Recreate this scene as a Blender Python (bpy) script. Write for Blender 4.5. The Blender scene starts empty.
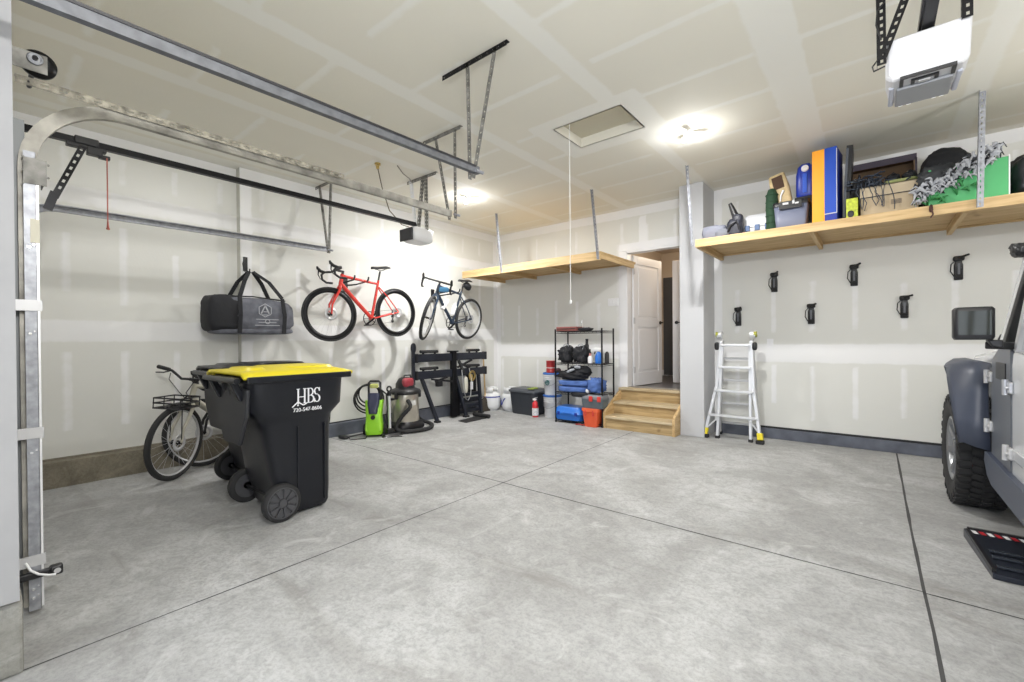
import bpy, math, random
import numpy as np
from mathutils import Vector, Matrix, Euler, noise
PI = math.pi
SC = bpy.context.scene
COL = SC.collection
rnd = random.Random(7)
V = Vector

# ------------------------------------------------------------------ materials
def new_mat(name):
    m = bpy.data.materials.new(name); m.use_nodes = True
    nt = m.node_tree; b = nt.nodes['Principled BSDF']
    return m, nt, b
def mat(name, col, rough=.5, metal=0., bump=0., bscale=60., var=0., vscale=6., spec=.5, emis=None, est=0., trans=0., coat=0., alpha=1.):
    m, nt, b = new_mat(name)
    c = (col[0], col[1], col[2], 1)
    b.inputs['Base Color'].default_value = c
    b.inputs['Roughness'].default_value = rough
    b.inputs['Metallic'].default_value = metal
    b.inputs['Specular IOR Level'].default_value = spec
    b.inputs['Coat Weight'].default_value = coat
    b.inputs['Transmission Weight'].default_value = trans
    b.inputs['Alpha'].default_value = alpha
    if emis: b.inputs['Emission Color'].default_value = (*emis, 1); b.inputs['Emission Strength'].default_value = est
    tc = nt.nodes.new('ShaderNodeTexCoord')
    if var > 0:
        n = nt.nodes.new('ShaderNodeTexNoise'); n.inputs['Scale'].default_value = vscale; n.inputs['Detail'].default_value = 5
        nt.links.new(tc.outputs['Object'], n.inputs['Vector'])
        r = nt.nodes.new('ShaderNodeMapRange'); r.inputs[1].default_value = .3; r.inputs[2].default_value = .7
        r.inputs[3].default_value = 1 - var; r.inputs[4].default_value = 1 + var
        nt.links.new(n.outputs['Fac'], r.inputs[0])
        x = nt.nodes.new('ShaderNodeMix'); x.data_type = 'RGBA'; x.blend_type = 'MULTIPLY'; x.inputs[0].default_value = 1
        x.inputs[6].default_value = c; nt.links.new(r.outputs[0], x.inputs[7]); nt.links.new(x.outputs[2], b.inputs['Base Color'])
    if bump > 0:
        n2 = nt.nodes.new('ShaderNodeTexNoise'); n2.inputs['Scale'].default_value = bscale; n2.inputs['Detail'].default_value = 4
        nt.links.new(tc.outputs['Object'], n2.inputs['Vector'])
        bp = nt.nodes.new('ShaderNodeBump'); bp.inputs['Strength'].default_value = bump; bp.inputs['Distance'].default_value = .01
        nt.links.new(n2.outputs['Fac'], bp.inputs['Height']); nt.links.new(bp.outputs[0], b.inputs['Normal'])
    return m
def wood(name, c1, c2, axis=0, rough=.6, scale=1.):
    m, nt, b = new_mat(name)
    tc = nt.nodes.new('ShaderNodeTexCoord'); mp = nt.nodes.new('ShaderNodeMapping')
    s = [22 * scale] * 3; s[axis] = 1.6 * scale
    mp.inputs['Scale'].default_value = s
    nt.links.new(tc.outputs['Object'], mp.inputs['Vector'])
    n = nt.nodes.new('ShaderNodeTexNoise'); n.inputs['Scale'].default_value = 1.5; n.inputs['Detail'].default_value = 6; n.inputs['Distortion'].default_value = .8
    nt.links.new(mp.outputs[0], n.inputs['Vector'])
    cr = nt.nodes.new('ShaderNodeValToRGB'); e = cr.color_ramp.elements
    e[0].position = .32; e[0].color = (*c1, 1); e[1].position = .62; e[1].color = (*c2, 1)
    nt.links.new(n.outputs['Fac'], cr.inputs[0])
    # knots
    vo = nt.nodes.new('ShaderNodeTexNoise'); vo.inputs['Scale'].default_value = 5; vo.inputs['Detail'].default_value = 2
    nt.links.new(tc.outputs['Object'], vo.inputs['Vector'])
    mr = nt.nodes.new('ShaderNodeMapRange'); mr.inputs[1].default_value = .68; mr.inputs[2].default_value = .78
    mr.inputs[3].default_value = 0; mr.inputs[4].default_value = .6
    nt.links.new(vo.outputs['Fac'], mr.inputs[0])
    x = nt.nodes.new('ShaderNodeMix'); x.data_type = 'RGBA'; x.inputs[7].default_value = (c1[0]*.5, c1[1]*.4, c1[2]*.35, 1)
    nt.links.new(mr.outputs[0], x.inputs[0]); nt.links.new(cr.outputs[0], x.inputs[6]); nt.links.new(x.outputs[2], b.inputs['Base Color'])
    b.inputs['Roughness'].default_value = rough
    bp = nt.nodes.new('ShaderNodeBump'); bp.inputs['Strength'].default_value = .2; bp.inputs['Distance'].default_value = .003
    nt.links.new(n.outputs['Fac'], bp.inputs['Height']); nt.links.new(bp.outputs[0], b.inputs['Normal'])
    return m
def drywall(name, base, mud):
    m, nt, b = new_mat(name)
    tc = nt.nodes.new('ShaderNodeTexCoord')
    at = nt.nodes.new('ShaderNodeAttribute'); at.attribute_name = 'mud'
    n = nt.nodes.new('ShaderNodeTexNoise'); n.inputs['Scale'].default_value = 9; n.inputs['Detail'].default_value = 6
    nt.links.new(tc.outputs['Object'], n.inputs['Vector'])
    a = nt.nodes.new('ShaderNodeMath'); a.operation = 'MULTIPLY_ADD'; a.inputs[1].default_value = .55; a.inputs[2].default_value = -.27
    nt.links.new(n.outputs['Fac'], a.inputs[0])
    s = nt.nodes.new('ShaderNodeMath'); s.operation = 'ADD'
    nt.links.new(a.outputs[0], s.inputs[0]); nt.links.new(at.outputs['Fac'], s.inputs[1])
    r = nt.nodes.new('ShaderNodeMapRange'); r.interpolation_type = 'SMOOTHSTEP'
    r.inputs[1].default_value = .3; r.inputs[2].default_value = .75
    nt.links.new(s.outputs[0], r.inputs[0])
    n2 = nt.nodes.new('ShaderNodeTexNoise'); n2.inputs['Scale'].default_value = 1.1; n2.inputs['Detail'].default_value = 3
    nt.links.new(tc.outputs['Object'], n2.inputs['Vector'])
    c0 = nt.nodes.new('ShaderNodeMix'); c0.data_type = 'RGBA'
    c0.inputs[6].default_value = (*[v*.95 for v in base], 1); c0.inputs[7].default_value = (*[min(1, v*1.05) for v in base], 1)
    nt.links.new(n2.outputs['Fac'], c0.inputs[0])
    x = nt.nodes.new('ShaderNodeMix'); x.data_type = 'RGBA'; x.inputs[7].default_value = (*mud, 1)
    nt.links.new(c0.outputs[2], x.inputs[6]); nt.links.new(r.outputs[0], x.inputs[0]); nt.links.new(x.outputs[2], b.inputs['Base Color'])
    b.inputs['Roughness'].default_value = .75; b.inputs['Specular IOR Level'].default_value = .25
    n3 = nt.nodes.new('ShaderNodeTexNoise'); n3.inputs['Scale'].default_value = 45; n3.inputs['Detail'].default_value = 3
    nt.links.new(tc.outputs['Object'], n3.inputs['Vector'])
    bp = nt.nodes.new('ShaderNodeBump'); bp.inputs['Strength'].default_value = .08; bp.inputs['Distance'].default_value = .01
    nt.links.new(n3.outputs['Fac'], bp.inputs['Height']); nt.links.new(bp.outputs[0], b.inputs['Normal'])
    return m
def concrete(name, c1, c2, stain, stain_amt=.5, fine=(.12, 90)):
    m, nt, b = new_mat(name)
    tc = nt.nodes.new('ShaderNodeTexCoord')
    def N(sc, det, dist=0., rough=.5, mapping=None):
        n = nt.nodes.new('ShaderNodeTexNoise'); n.inputs['Scale'].default_value = sc; n.inputs['Detail'].default_value = det
        n.inputs['Distortion'].default_value = dist; n.inputs['Roughness'].default_value = rough
        if mapping:
            mp = nt.nodes.new('ShaderNodeMapping'); mp.inputs['Scale'].default_value = mapping[:3]
            if len(mapping) > 3: mp.inputs['Rotation'].default_value = (0, 0, mapping[3])
            nt.links.new(tc.outputs['Object'], mp.inputs['Vector']); nt.links.new(mp.outputs[0], n.inputs['Vector'])
        else: nt.links.new(tc.outputs['Object'], n.inputs['Vector'])
        return n
    def R(n, a, bb, lo, hi):
        r = nt.nodes.new('ShaderNodeMapRange'); r.interpolation_type = 'SMOOTHSTEP'
        for i, v in enumerate((a, bb, lo, hi)): r.inputs[i+1].default_value = v
        nt.links.new(n.outputs[0], r.inputs[0]); return r
    def MX(fac, A, B, mode='MIX'):
        x = nt.nodes.new('ShaderNodeMix'); x.data_type = 'RGBA'; x.blend_type = mode
        nt.links.new(fac.outputs[0], x.inputs[0])
        for i, q in ((6, A), (7, B)):
            if isinstance(q, tuple): x.inputs[i].default_value = (*q, 1)
            else: nt.links.new(q.outputs[2], x.inputs[i])
        return x
    big = R(N(.8, 6, 1.2, .6), .35, .68, 0, 1)
    x = MX(big, c1, c2)
    st = R(N(1., 7, 1.6, .65, (.5, 1.5, 1, .5)), .52, .76, 0, stain_amt)
    x = MX(st, x, stain)
    mid = R(N(11, 7, .8, .72), .42, .66, 0, .45)
    x = MX(mid, x, tuple(v*.72 for v in c1))
    fn = R(N(48, 6, 0, .8), .42, .64, 0, .42)
    x = MX(fn, x, tuple(v*.6 for v in c1))
    wh = R(N(3.2, 9, 1.0, .75), .52, .72, 0, .5)
    x = MX(wh, x, tuple(min(1, v*1.25) for v in c2))
    nt.links.new(x.outputs[2], b.inputs['Base Color'])
    b.inputs['Roughness'].default_value = .62; b.inputs['Specular IOR Level'].default_value = .3
    n3 = N(fine[1], 4)
    bp = nt.nodes.new('ShaderNodeBump'); bp.inputs['Strength'].default_value = fine[0]; bp.inputs['Distance'].default_value = .01
    nt.links.new(n3.outputs['Fac'], bp.inputs['Height']); nt.links.new(bp.outputs[0], b.inputs['Normal'])
    return m

M = {}
M['wall'] = drywall('painted_drywall', (.70, .70, .665), (.80, .80, .80))
M['ceil'] = drywall('ceiling_drywall', (.77, .745, .655), (.82, .81, .75))
M['floor'] = concrete('concrete_floor', (.35, .35, .345), (.51, .515, .515), (.215, .205, .185), .75)
M['curb'] = concrete('concrete_curb', (.15, .13, .095), (.25, .225, .17), (.07, .06, .04), .8, (.3, 40))
M['joint'] = mat('joint_dark', (.06, .06, .06), .9)
M['curbpaint'] = mat('curb_paint', (.105, .115, .145), .55, var=.25, vscale=7, bump=.2, bscale=30)
M['white'] = mat('white_paint', (.78, .78, .79), .4)
M['offwhite'] = mat('white_trim', (.80, .80, .81), .35)
M['hall'] = mat('hall_paint', (.62, .53, .43), .7)
M['hallfloor'] = mat('hall_floor', (.12, .12, .13), .3)
M['black'] = mat('black_plastic', (.012, .012, .014), .42)
M['blackm'] = mat('black_metal', (.012, .012, .014), .35, .6)
M['rubber'] = mat('rubber', (.02, .02, .021), .75, bump=.2, bscale=120)
M['galv'] = mat('galvanised_steel', (.32, .33, .36), .45, .5, var=.25, vscale=25)
M['galvd'] = mat('worn_galvanised_steel', (.23, .225, .21), .55, .5, var=.5, vscale=14)
M['trk'] = mat('dusty_track', (.36, .345, .31), .55, .4, var=.4, vscale=9)
M['tgal'] = mat('dusty_galvanised', (.30, .28, .23), .6, .4, var=.55, vscale=30)
M['alu'] = mat('aluminium', (.74, .75, .77), .38, .6)
M['chrome'] = mat('chrome', (.8, .8, .82), .15, 1.)
M['silver'] = mat('silver_plastic', (.55, .55, .56), .35, .3)
M['pine0'] = wood('pine_along_x', (.45, .29, .12), (.62, .44, .225), 0)
M['pine1'] = wood('pine_along_y', (.45, .29, .12), (.62, .44, .225), 1)
M['pine2'] = wood('pine_upright', (.45, .29, .12), (.62, .44, .225), 2)
M['step'] = wood('stair_wood', (.30, .20, .085), (.50, .36, .18), 0)
M['tread'] = wood('stair_tread', (.40, .30, .17), (.56, .46, .30), 0)
M['cartblk'] = mat('cart_plastic', (.006, .007, .011), .32, bump=.08, bscale=200)
M['cartgry'] = mat('cart_hub_grey', (.06, .06, .066), .5)
M['yellow'] = mat('yellow_plastic', (.80, .66, .02), .4)
M['text'] = mat('white_print', (.82, .82, .84), .6)
M['red'] = mat('red_paint', (.66, .045, .035), .25, coat=.4)
M['redp'] = mat('red_plastic', (.60, .05, .04), .4)
M['navy'] = mat('dark_blue_paint', (.018, .035, .065), .3, coat=.4)
M['beige'] = mat('beige_paint', (.46, .44, .36), .4)
M['grn'] = mat('lime_plastic', (.32, .72, .03), .35)
M['steel'] = mat('stainless_steel', (.60, .56, .48), .28, .75, var=.15, vscale=8)
M['bagblk'] = mat('black_fabric', (.012, .0125, .016), .8, bump=.5, bscale=18)
M['baggry'] = mat('grey_fabric', (.12, .125, .15), .8, bump=.5, bscale=16, var=.3, vscale=12)
M['bluefab'] = mat('blue_fabric', (.07, .14, .38), .8, bump=.5, bscale=14, var=.2, vscale=10)
M['bluepl'] = mat('blue_plastic', (.02, .16, .60), .35)
M['dblue'] = mat('deep_blue_plastic', (.008, .03, .30), .35)
M['tote'] = mat('dark_grey_tote', (.035, .04, .05), .5)
M['tankw'] = mat('tank_white', (.78, .79, .80), .4)
M['card'] = mat('cardboard', (.46, .37, .25), .8, var=.08)
M['cardd'] = mat('cardboard_brown', (.16, .10, .055), .8)
M['orange'] = mat('orange_print', (.90, .36, .02), .4)
M['green'] = mat('green_box', (.07, .40, .14), .5, var=.08)
M['dkgreen'] = mat('dark_green_fabric', (.012, .045, .02), .8, bump=.4, bscale=30)
M['brass'] = mat('brass', (.55, .40, .14), .35, .9)
M['glass'] = mat('window_glass', (.9, .93, .95), .02, trans=1., alpha=.35)
M['lamp'] = mat('lamp_glow', (1, 1, 1), .5, emis=(1, .98, .95), est=14)
M['jeep'] = mat('silver_car_paint', (.70, .71, .73), .25, .25, coat=.6)
M['flare'] = mat('blue_grey_plastic', (.055, .066, .098), .4, bump=.05, bscale=300)
M['grille'] = mat('grey_blue_panel', (.10, .11, .13), .4)
M['mirror'] = mat('mirror_glass', (.05, .055, .05), .06, .3)
M['wicker'] = mat('antler_grey', (.42, .43, .46), .6)

# ------------------------------------------------------------------ mesh builder
ROOTM = {}
class MB:
    def __init__(s): s.v = []; s.f = []; s.mi = []; s.sm = []; s.M = Matrix()
    def add(s, vs, fs, mi=0, smooth=False):
        o = len(s.v); s.v += [s.M @ V(p) for p in vs]
        for f in fs: s.f.append(tuple(o + i for i in f)); s.mi.append(mi); s.sm.append(smooth)
        return s
    def box(s, c, d, rot=None, mi=0):
        hx, hy, hz = d[0]/2, d[1]/2, d[2]/2
        R = rot.to_matrix() if isinstance(rot, Euler) else (Euler(rot).to_matrix() if rot else Matrix.Identity(3))
        vs = [V(c) + R @ V((x*hx, y*hy, z*hz)) for z in (-1, 1) for y in (-1, 1) for x in (-1, 1)]
        return s.add(vs, [(0,2,3,1),(4,5,7,6),(0,1,5,4),(2,6,7,3),(0,4,6,2),(1,3,7,5)], mi)
    def b2(s, a, b, mi=0):
        return s.box([(a[i]+b[i])/2 for i in range(3)], [abs(b[i]-a[i]) for i in range(3)], None, mi)
    def bar(s, p, q, w, h=None, up=(0,0,1), mi=0):
        h = h or w; p, q = V(p), V(q); d = (q-p); L = d.length; d.normalize(); u = V(up)
        if abs(d.dot(u)) > .98: u = V((1,0,0))
        x = d.cross(u).normalized(); z = x.cross(d).normalized()
        vs = [(p if k == 0 else q) + x*sx*w/2 + z*sz*h/2 for k in (0,1) for sx, sz in ((-1,-1),(1,-1),(1,1),(-1,1))]
        return s.add(vs, [(0,1,2,3),(7,6,5,4),(0,4,5,1),(1,5,6,2),(2,6,7,3),(3,7,4,0)], mi)
    def tube(s, pts, r, n=8, closed=False, mi=0, cap=True):
        pts = [V(p) for p in pts]; N = len(pts)
        rs = r if isinstance(r, (list, tuple)) else [r]*N
        T = []
        for i in range(N):
            a = pts[(i-1) % N] if (closed or i > 0) else pts[i]; b = pts[(i+1) % N] if (closed or i < N-1) else pts[i]
            t = (b-a); T.append(t.normalized() if t.length > 1e-9 else V((0,0,1)))
        u = T[0].orthogonal().normalized(); vs = []
        for i in range(N):
            u = (u - T[i]*u.dot(T[i])); u = u.normalized() if u.length > 1e-6 else T[i].orthogonal().normalized()
            w = T[i].cross(u)
            for k in range(n):
                a = 2*PI*k/n; vs.append(pts[i] + (u*math.cos(a) + w*math.sin(a))*rs[i])
        fs = []
        for i in range(N if closed else N-1):
            j = (i+1) % N
            for k in range(n): fs.append((i*n+k, i*n+(k+1) % n, j*n+(k+1) % n, j*n+k))
        s.add(vs, fs, mi, True)
        if cap and not closed:
            s.add(vs[:n], [tuple(range(n-1, -1, -1))], mi); s.add(vs[-n:], [tuple(range(n))], mi)
        return s
    def lathe(s, prof, c=(0,0,0), axis=(0,0,1), n=24, mi=0, smooth=True, caps=True):
        a = V(axis).normalized(); u = a.orthogonal().normalized(); w = a.cross(u); c = V(c); vs = []
        for r, h in prof:
            for k in range(n):
                t = 2*PI*k/n; vs.append(c + a*h + (u*math.cos(t)+w*math.sin(t))*max(r, 1e-4))
        fs = []
        for i in range(len(prof)-1):
            for k in range(n): fs.append((i*n+k, i*n+(k+1) % n, (i+1)*n+(k+1) % n, (i+1)*n+k))
        s.add(vs, fs, mi, smooth)
        if caps:
            s.add(vs[:n], [tuple(range(n-1, -1, -1))], mi); s.add(vs[-n:], [tuple(range(n))], mi)
        return s
    def cyl(s, p, q, r, n=20, mi=0, r2=None):
        d = V(q)-V(p); return s.lathe([(r, 0), (r if r2 is None else r2, d.length)], p, d, n, mi)
    def torus(s, c, axis, R, r, n=32, m=8, mi=0, a0=0, a1=2*PI, ex=1.):
        a = V(axis).normalized(); u = a.orthogonal().normalized()
        if abs(a.z) < .9: u = (V((0,0,1)) - a*a.z).normalized()
        w = a.cross(u); full = abs(a1-a0-2*PI) < 1e-6; c = V(c)
        pts = [c + (u*math.cos(t)+w*math.sin(t))*R for t in [a0+(a1-a0)*i/n for i in range(n if full else n+1)]]
        return s.tube(pts, r, m, full, mi)
    def prism(s, poly, t, mat4, mi=0, smooth=False):
        """poly 2D (u,v) extruded by t along local z, placed by mat4"""
        n = len(poly)
        vs = [mat4 @ V((u, v, 0)) for u, v in poly] + [mat4 @ V((u, v, t)) for u, v in poly]
        fs = [tuple(range(n-1, -1, -1)), tuple(range(n, 2*n))] + [(i, (i+1) % n, n+(i+1) % n, n+i) for i in range(n)]
        return s.add(vs, fs, mi, smooth)
    def blob(s, c, d, p=2.6, amp=.0, freq=6, seed=0, nu=28, nv=18, rot=None, mi=0, flat=None):
        R = Euler(rot).to_matrix() if rot else Matrix.Identity(3); vs = []; c = V(c)
        def sp(x, e): return math.copysign(abs(x)**e, x)
        e = 2/p
        for j in range(nv+1):
            ph = -PI/2 + PI*j/nv
            for i in range(nu):
                th = 2*PI*i/nu
                q = V((sp(math.cos(ph), e)*sp(math.cos(th), e), sp(math.cos(ph), e)*sp(math.sin(th), e), sp(math.sin(ph), e)))
                k = 1 + amp*noise.noise(q*freq*.5 + V((seed*3.1, seed, -seed))) + amp*.5*noise.noise(q*freq + V((seed, 7, seed)))
                q = V((q.x*d[0]/2*k, q.y*d[1]/2*k, max(-d[2]/2, q.z*d[2]/2*k)))
                vs.append(c + R @ q)
        fs = [(j*nu+i, j*nu+(i+1) % nu, (j+1)*nu+(i+1) % nu, (j+1)*nu+i) for j in range(nv) for i in range(nu)]
        return s.add(vs, fs, mi, True)
    def loft(s, secs, n=32, p=6, mi=0, caps=True, smooth=True):
        """secs: (z, cx, cy, hx, hy[, p])"""
        vs = []
        for sc in secs:
            z, cx, cy, hx, hy = sc[:5]; pp = sc[5] if len(sc) > 5 else p; e = 2/pp
            for k in range(n):
                t = 2*PI*(k+.5)/n; c_, s_ = math.cos(t), math.sin(t)
                vs.append((cx+hx*math.copysign(abs(c_)**e, c_), cy+hy*math.copysign(abs(s_)**e, s_), z))
        fs = [(i*n+k, i*n+(k+1) % n, (i+1)*n+(k+1) % n, (i+1)*n+k) for i in range(len(secs)-1) for k in range(n)]
        s.add(vs, fs, mi, smooth)
        if caps: s.add(vs[:n], [tuple(range(n-1, -1, -1))], mi); s.add(vs[-n:], [tuple(range(n))], mi)
        return s
    def strip(s, p, q, side, w, pitch=.05, hl=.022, hw=.4, th=.002, mi=0):
        """flat steel strip with real slots, from p to q, width w along side"""
        p, q, sd = V(p), V(q), V(side).normalized(); L = (q-p).length; d = (q-p)/L; nn = d.cross(sd).normalized()*th
        n = max(1, int(L/pitch)); st = L/n
        def quad(a0, a1, b0, b1):
            vs = [p+d*a+sd*b+o for o in (V((0,0,0)), nn) for a, b in ((a0,b0),(a1,b0),(a1,b1),(a0,b1))]
            s.add(vs, [(3,2,1,0),(4,5,6,7),(0,1,5,4),(1,2,6,5),(2,3,7,6),(3,0,4,7)], mi)
        h0, h1 = w*(.5-hw/2), w*(.5+hw/2)
        quad(0, L, 0, h0); quad(0, L, h1, w)
        for i in range(n):
            a = i*st; quad(a, a+(st-hl)/2, h0, h1); quad(a+(st+hl)/2, a+st, h0, h1)
        return s
    def angle(s, p, q, s1, s2, w=.032, **k):
        s.strip(p, q, s1, w, **k); s.strip(p, q, s2, w, **k); return s
    def build(s, name, mats, parent=None, bevel=0., world=False, sub=0, autosmooth=False, bseg=2):
        me = bpy.data.meshes.new(name)
        vs = s.v
        if world and parent is not None:
            inv = ROOTM[parent.name].inverted(); vs = [inv @ v for v in vs]
        me.from_pydata([tuple(v) for v in vs], [], s.f)
        for m in (mats if isinstance(mats, (list, tuple)) else [mats]): me.materials.append(M[m] if isinstance(m, str) else m)
        me.polygons.foreach_set('material_index', s.mi)
        me.polygons.foreach_set('use_smooth', s.sm)
        me.update(); me.validate()
        o = bpy.data.objects.new(name, me); COL.objects.link(o)
        if parent is not None: o.parent = parent; ROOTM[o.name] = ROOTM[parent.name]
        else: ROOTM[o.name] = Matrix()
        if bevel > 0:
            b = o.modifiers.new('bevel', 'BEVEL'); b.width = bevel; b.segments = bseg; b.limit_method = 'ANGLE'; b.angle_limit = math.radians(40)
        if sub: b = o.modifiers.new('sub', 'SUBSURF'); b.levels = sub; b.render_levels = sub
        return o
def tag(o, label, cat, group=None, kind=None):
    o['label'] = label; o['category'] = cat
    if group: o['group'] = group
    if kind: o['kind'] = kind
    return o
def thing(name, label, cat, loc=(0,0,0), rot=(0,0,0), group=None, mtx=None):
    o = bpy.data.objects.new(name, None); COL.objects.link(o); o.empty_display_size = .1
    m = mtx if mtx is not None else Matrix.Translation(loc) @ Euler(rot).to_matrix().to_4x4()
    o.matrix_world = m; o.location = m.to_translation(); o.rotation_euler = m.to_euler()
    ROOTM[o.name] = m
    return tag(o, label, cat, group)
def struct(mb, name, mats, **k):
    o = mb.build(name, mats, **k); o['kind'] = 'structure'; return o
def copy_tree(o, parent=None):
    c = o.copy(); COL.objects.link(c); ROOTM[c.name] = ROOTM[o.name]
    if parent is not None: c.parent = parent
    for ch in list(o.children): copy_tree(ch, c)
    return c
def text_mb(txt, size, mat4, depth=.002, mb=None):
    cu = bpy.data.curves.new('t', 'FONT'); cu.body = txt; cu.size = size; cu.extrude = depth; cu.align_x = 'CENTER'; cu.align_y = 'CENTER'
    ob = bpy.data.objects.new('t', cu); COL.objects.link(ob)
    dg = bpy.context.evaluated_depsgraph_get(); me = ob.evaluated_get(dg).to_mesh()
    vs = [mat4 @ v.co for v in me.vertices]; fs = [tuple(p.vertices) for p in me.polygons]
    mb = mb or MB(); mb.add(vs, fs)
    ob.evaluated_get(dg).to_mesh_clear(); bpy.data.objects.remove(ob); bpy.data.curves.remove(cu)
    return mb
def frame(o, x, y, z):
    """matrix with the given axes"""
    m = Matrix((V(x).normalized(), V(y).normalized(), V(z).normalized())).transposed().to_4x4(); m.translation = V(o); return m

# ------------------------------------------------------------------ camera
F_, YAW, PITCH, ROLL, CY, H = 440.94, .6863, -.006, .0078, 2.29, 1.25
def make_camera():
    cam = bpy.data.cameras.new('camera'); o = bpy.data.objects.new('camera', cam); COL.objects.link(o)
    c, s = math.cos(YAW), math.sin(YAW)
    fwd, rt, up = V((-s, c, 0)), V((c, s, 0)), V((0, 0, 1))
    # pitch then roll, as in the fit
    f2 = fwd*math.cos(PITCH) + up*math.sin(PITCH); u2 = up*math.cos(PITCH) - fwd*math.sin(PITCH)
    r3 = rt*math.cos(ROLL) - u2*math.sin(ROLL); u3 = rt*math.sin(ROLL) + u2*math.cos(ROLL)
    o.matrix_world = frame((0, 0, H), r3, u3, -f2)
    cam.sensor_width = 36; cam.lens = F_/1024*36; cam.shift_y = CY/1024; cam.clip_start = .05; cam.clip_end = 200
    SC.camera = o
make_camera()
# ------------------------------------------------------------------ room shell
HC = 3.243; XW = -5.56; XW0 = -5.66; XR = 3.6; YB = 6.34; YF = .10; XS = -1.655; YS = 5.845; XS0 = -1.955
DX0, DX1, DZ0, DZ1 = -2.90, -1.93, .53, 2.60        # door opening
def soft(d, w): return np.clip(.5 - d/w, 0, 1)
def rect(U, W, u0, u1, w0, w1, e=.05):
    d = np.maximum(np.maximum(u0-U, U-u1), np.maximum(w0-W, W-w1)); return soft(d, e)
def grid_plane(name, origin, u, v, us, vs, maskfn, mats, hole=None, flip=False):
    us, vs = np.array(us), np.array(vs); nu, nv = len(us), len(vs)
    UU, VV = np.meshgrid(us, vs); o, u, v = np.array(origin), np.array(u), np.array(v)
    P = o + UU[..., None]*u + VV[..., None]*v; P = P.reshape(-1, 3)
    mask = maskfn(UU, VV).reshape(-1)
    fs = []
    for j in range(nv-1):
        for i in range(nu-1):
            cu, cv = (us[i]+us[i+1])/2, (vs[j]+vs[j+1])/2
            if hole and any(h[0] < cu < h[1] and h[2] < cv < h[3] for h in hole): continue
            a = j*nu+i; f = (a, a+1, a+nu+1, a+nu); fs.append(f[::-1] if flip else f)
    me = bpy.data.meshes.new(name); me.from_pydata(P.tolist(), [], fs)
    at = me.attributes.new('mud', 'FLOAT', 'POINT'); at.data.foreach_set('value', mask.astype(np.float32))
    me.materials.append(M[mats]); me.update()
    ob = bpy.data.objects.new(name, me); COL.objects.link(ob); ob['kind'] = 'structure'; ROOTM[ob.name] = Matrix()
    return ob
def ticks(a, b, st, extra=()):
    n = max(1, int(round(abs(b-a)/st))); t = [a+(b-a)*i/n for i in range(n+1)]
    t = [x for x in t if all(abs(x-e) > 1e-4 for e in extra)] + [e for e in extra if a <= e <= b]
    return sorted(t)
RS = np.random.RandomState(3)
# ceiling ------------------------------------------------
HX0, HX1, HY0, HY1 = -2.33, -1.66, 3.50, 4.00
def mceil(U, W):
    m = np.zeros_like(U)
    for i, x in enumerate((-5.3, -4.07, -2.9, -1.7, -.5, .65, 1.85, 3.05)):
        ww = .075 if x != -.5 else .13
        m = np.maximum(m, soft(np.abs(U-x)-ww, .05)*(.95 if x != -.5 else 1.1))
    for y in (-.7, -.1, .48, 1.07, 1.65, 2.24, 2.82, 3.48, 4.05, 4.65, 5.25, 5.95):
        for x in (-5.3, -4.07, -2.9, -1.7, -.5, .65, 1.85):
            if y in (1.07, 2.24): a, b = x+.05, x+.65
            elif y in (1.65,): a, b = x+.35, x+1.15
            else: a, b = x+.12, x+1.08
            m = np.maximum(m, rect(U, W, a, b, y-.035, y+.035, .04)*.8)
    m = np.maximum(m, rect(U, W, HX0-.2, HX1+.2, HY0-.17, HY1+.2, .05))
    m = np.maximum(m, soft(YB-.13-W, .05)); m = np.maximum(m, soft(U-XW-.13, .05))
    return m
grid_plane('ceiling', (0, 0, HC), (1, 0, 0), (0, 1, 0), ticks(XW0, XR, .04, (HX0, HX1)), ticks(-2.6, 7.0, .04, (HY0, HY1)), mceil, 'ceil', [(HX0, HX1, HY0, HY1)], flip=True)
hb = MB()
t = .012
hb.b2((HX0-t, HY0-t, HC), (HX0, HY1+t, HC+.16)); hb.b2((HX1, HY0-t, HC), (HX1+t, HY1+t, HC+.16))
hb.b2((HX0, HY0-t, HC), (HX1, HY0, HC+.16)); hb.b2((HX0, HY1, HC), (HX1, HY1+t, HC+.16))
struct(hb, 'trim_1', M['ceil'])
pb = MB(); pb.b2((HX0+.005, HY0+.005, HC+.09), (HX1-.005, HY1-.005, HC+.105))
hatch = tag(pb.build('attic_hatch', mat('hatch_panel', (.58, .54, .42), .8)), 'recessed attic hatch panel set into the ceiling with a pull cord', 'hatch')
cb = MB(); cb.tube([(-2.20, 3.56, HC+.09), (-2.20, 3.56, 1.62)], .0035, 6); cb.lathe([(.003, 0), (.012, .01), (.012, .03), (.004, .04)], (-2.20, 3.56, 1.59))
cb.build('pull_cord', mat('cord_white', (.8, .8, .78), .7), hatch)
# left wall ------------------------------------------------
def mleft(U, W):      # U = Y, W = Z
    m = soft(np.abs(W-1.37)-.10, .06)*1.0
    m = np.maximum(m, soft(np.abs(W-2.62)-.09, .06)*.8)
    for i, y in enumerate(np.arange(.1, 6.3, .41)):
        y = y+.02
        m = np.maximum(m, rect(U, W, y-.04, y+.04, 1.62+.1*(i % 2), 2.18+.1*((i*7) % 3), .03)*.66)
        m = np.maximum(m, rect(U, W, y-.04, y+.04, .45, 1.18, .03)*.66)
        m = np.maximum(m, rect(U, W, y-.04, y+.04, 2.78, 3.05, .03)*.55)
    m = np.maximum(m, soft(HC-.13-W, .05)); m = np.maximum(m, soft(YB-.10-U, .04)); m = np.maximum(m, rect(U, W, 1.93, 2.05, 0, 4, .03)*.9)
    return m
grid_plane('wall_left', (XW0, 0, 0), (0, 1, 0), (0, 0, 1), ticks(-2.6, 1.93, .035), ticks(.225, HC, .035), mleft, 'wall', flip=False)
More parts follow.
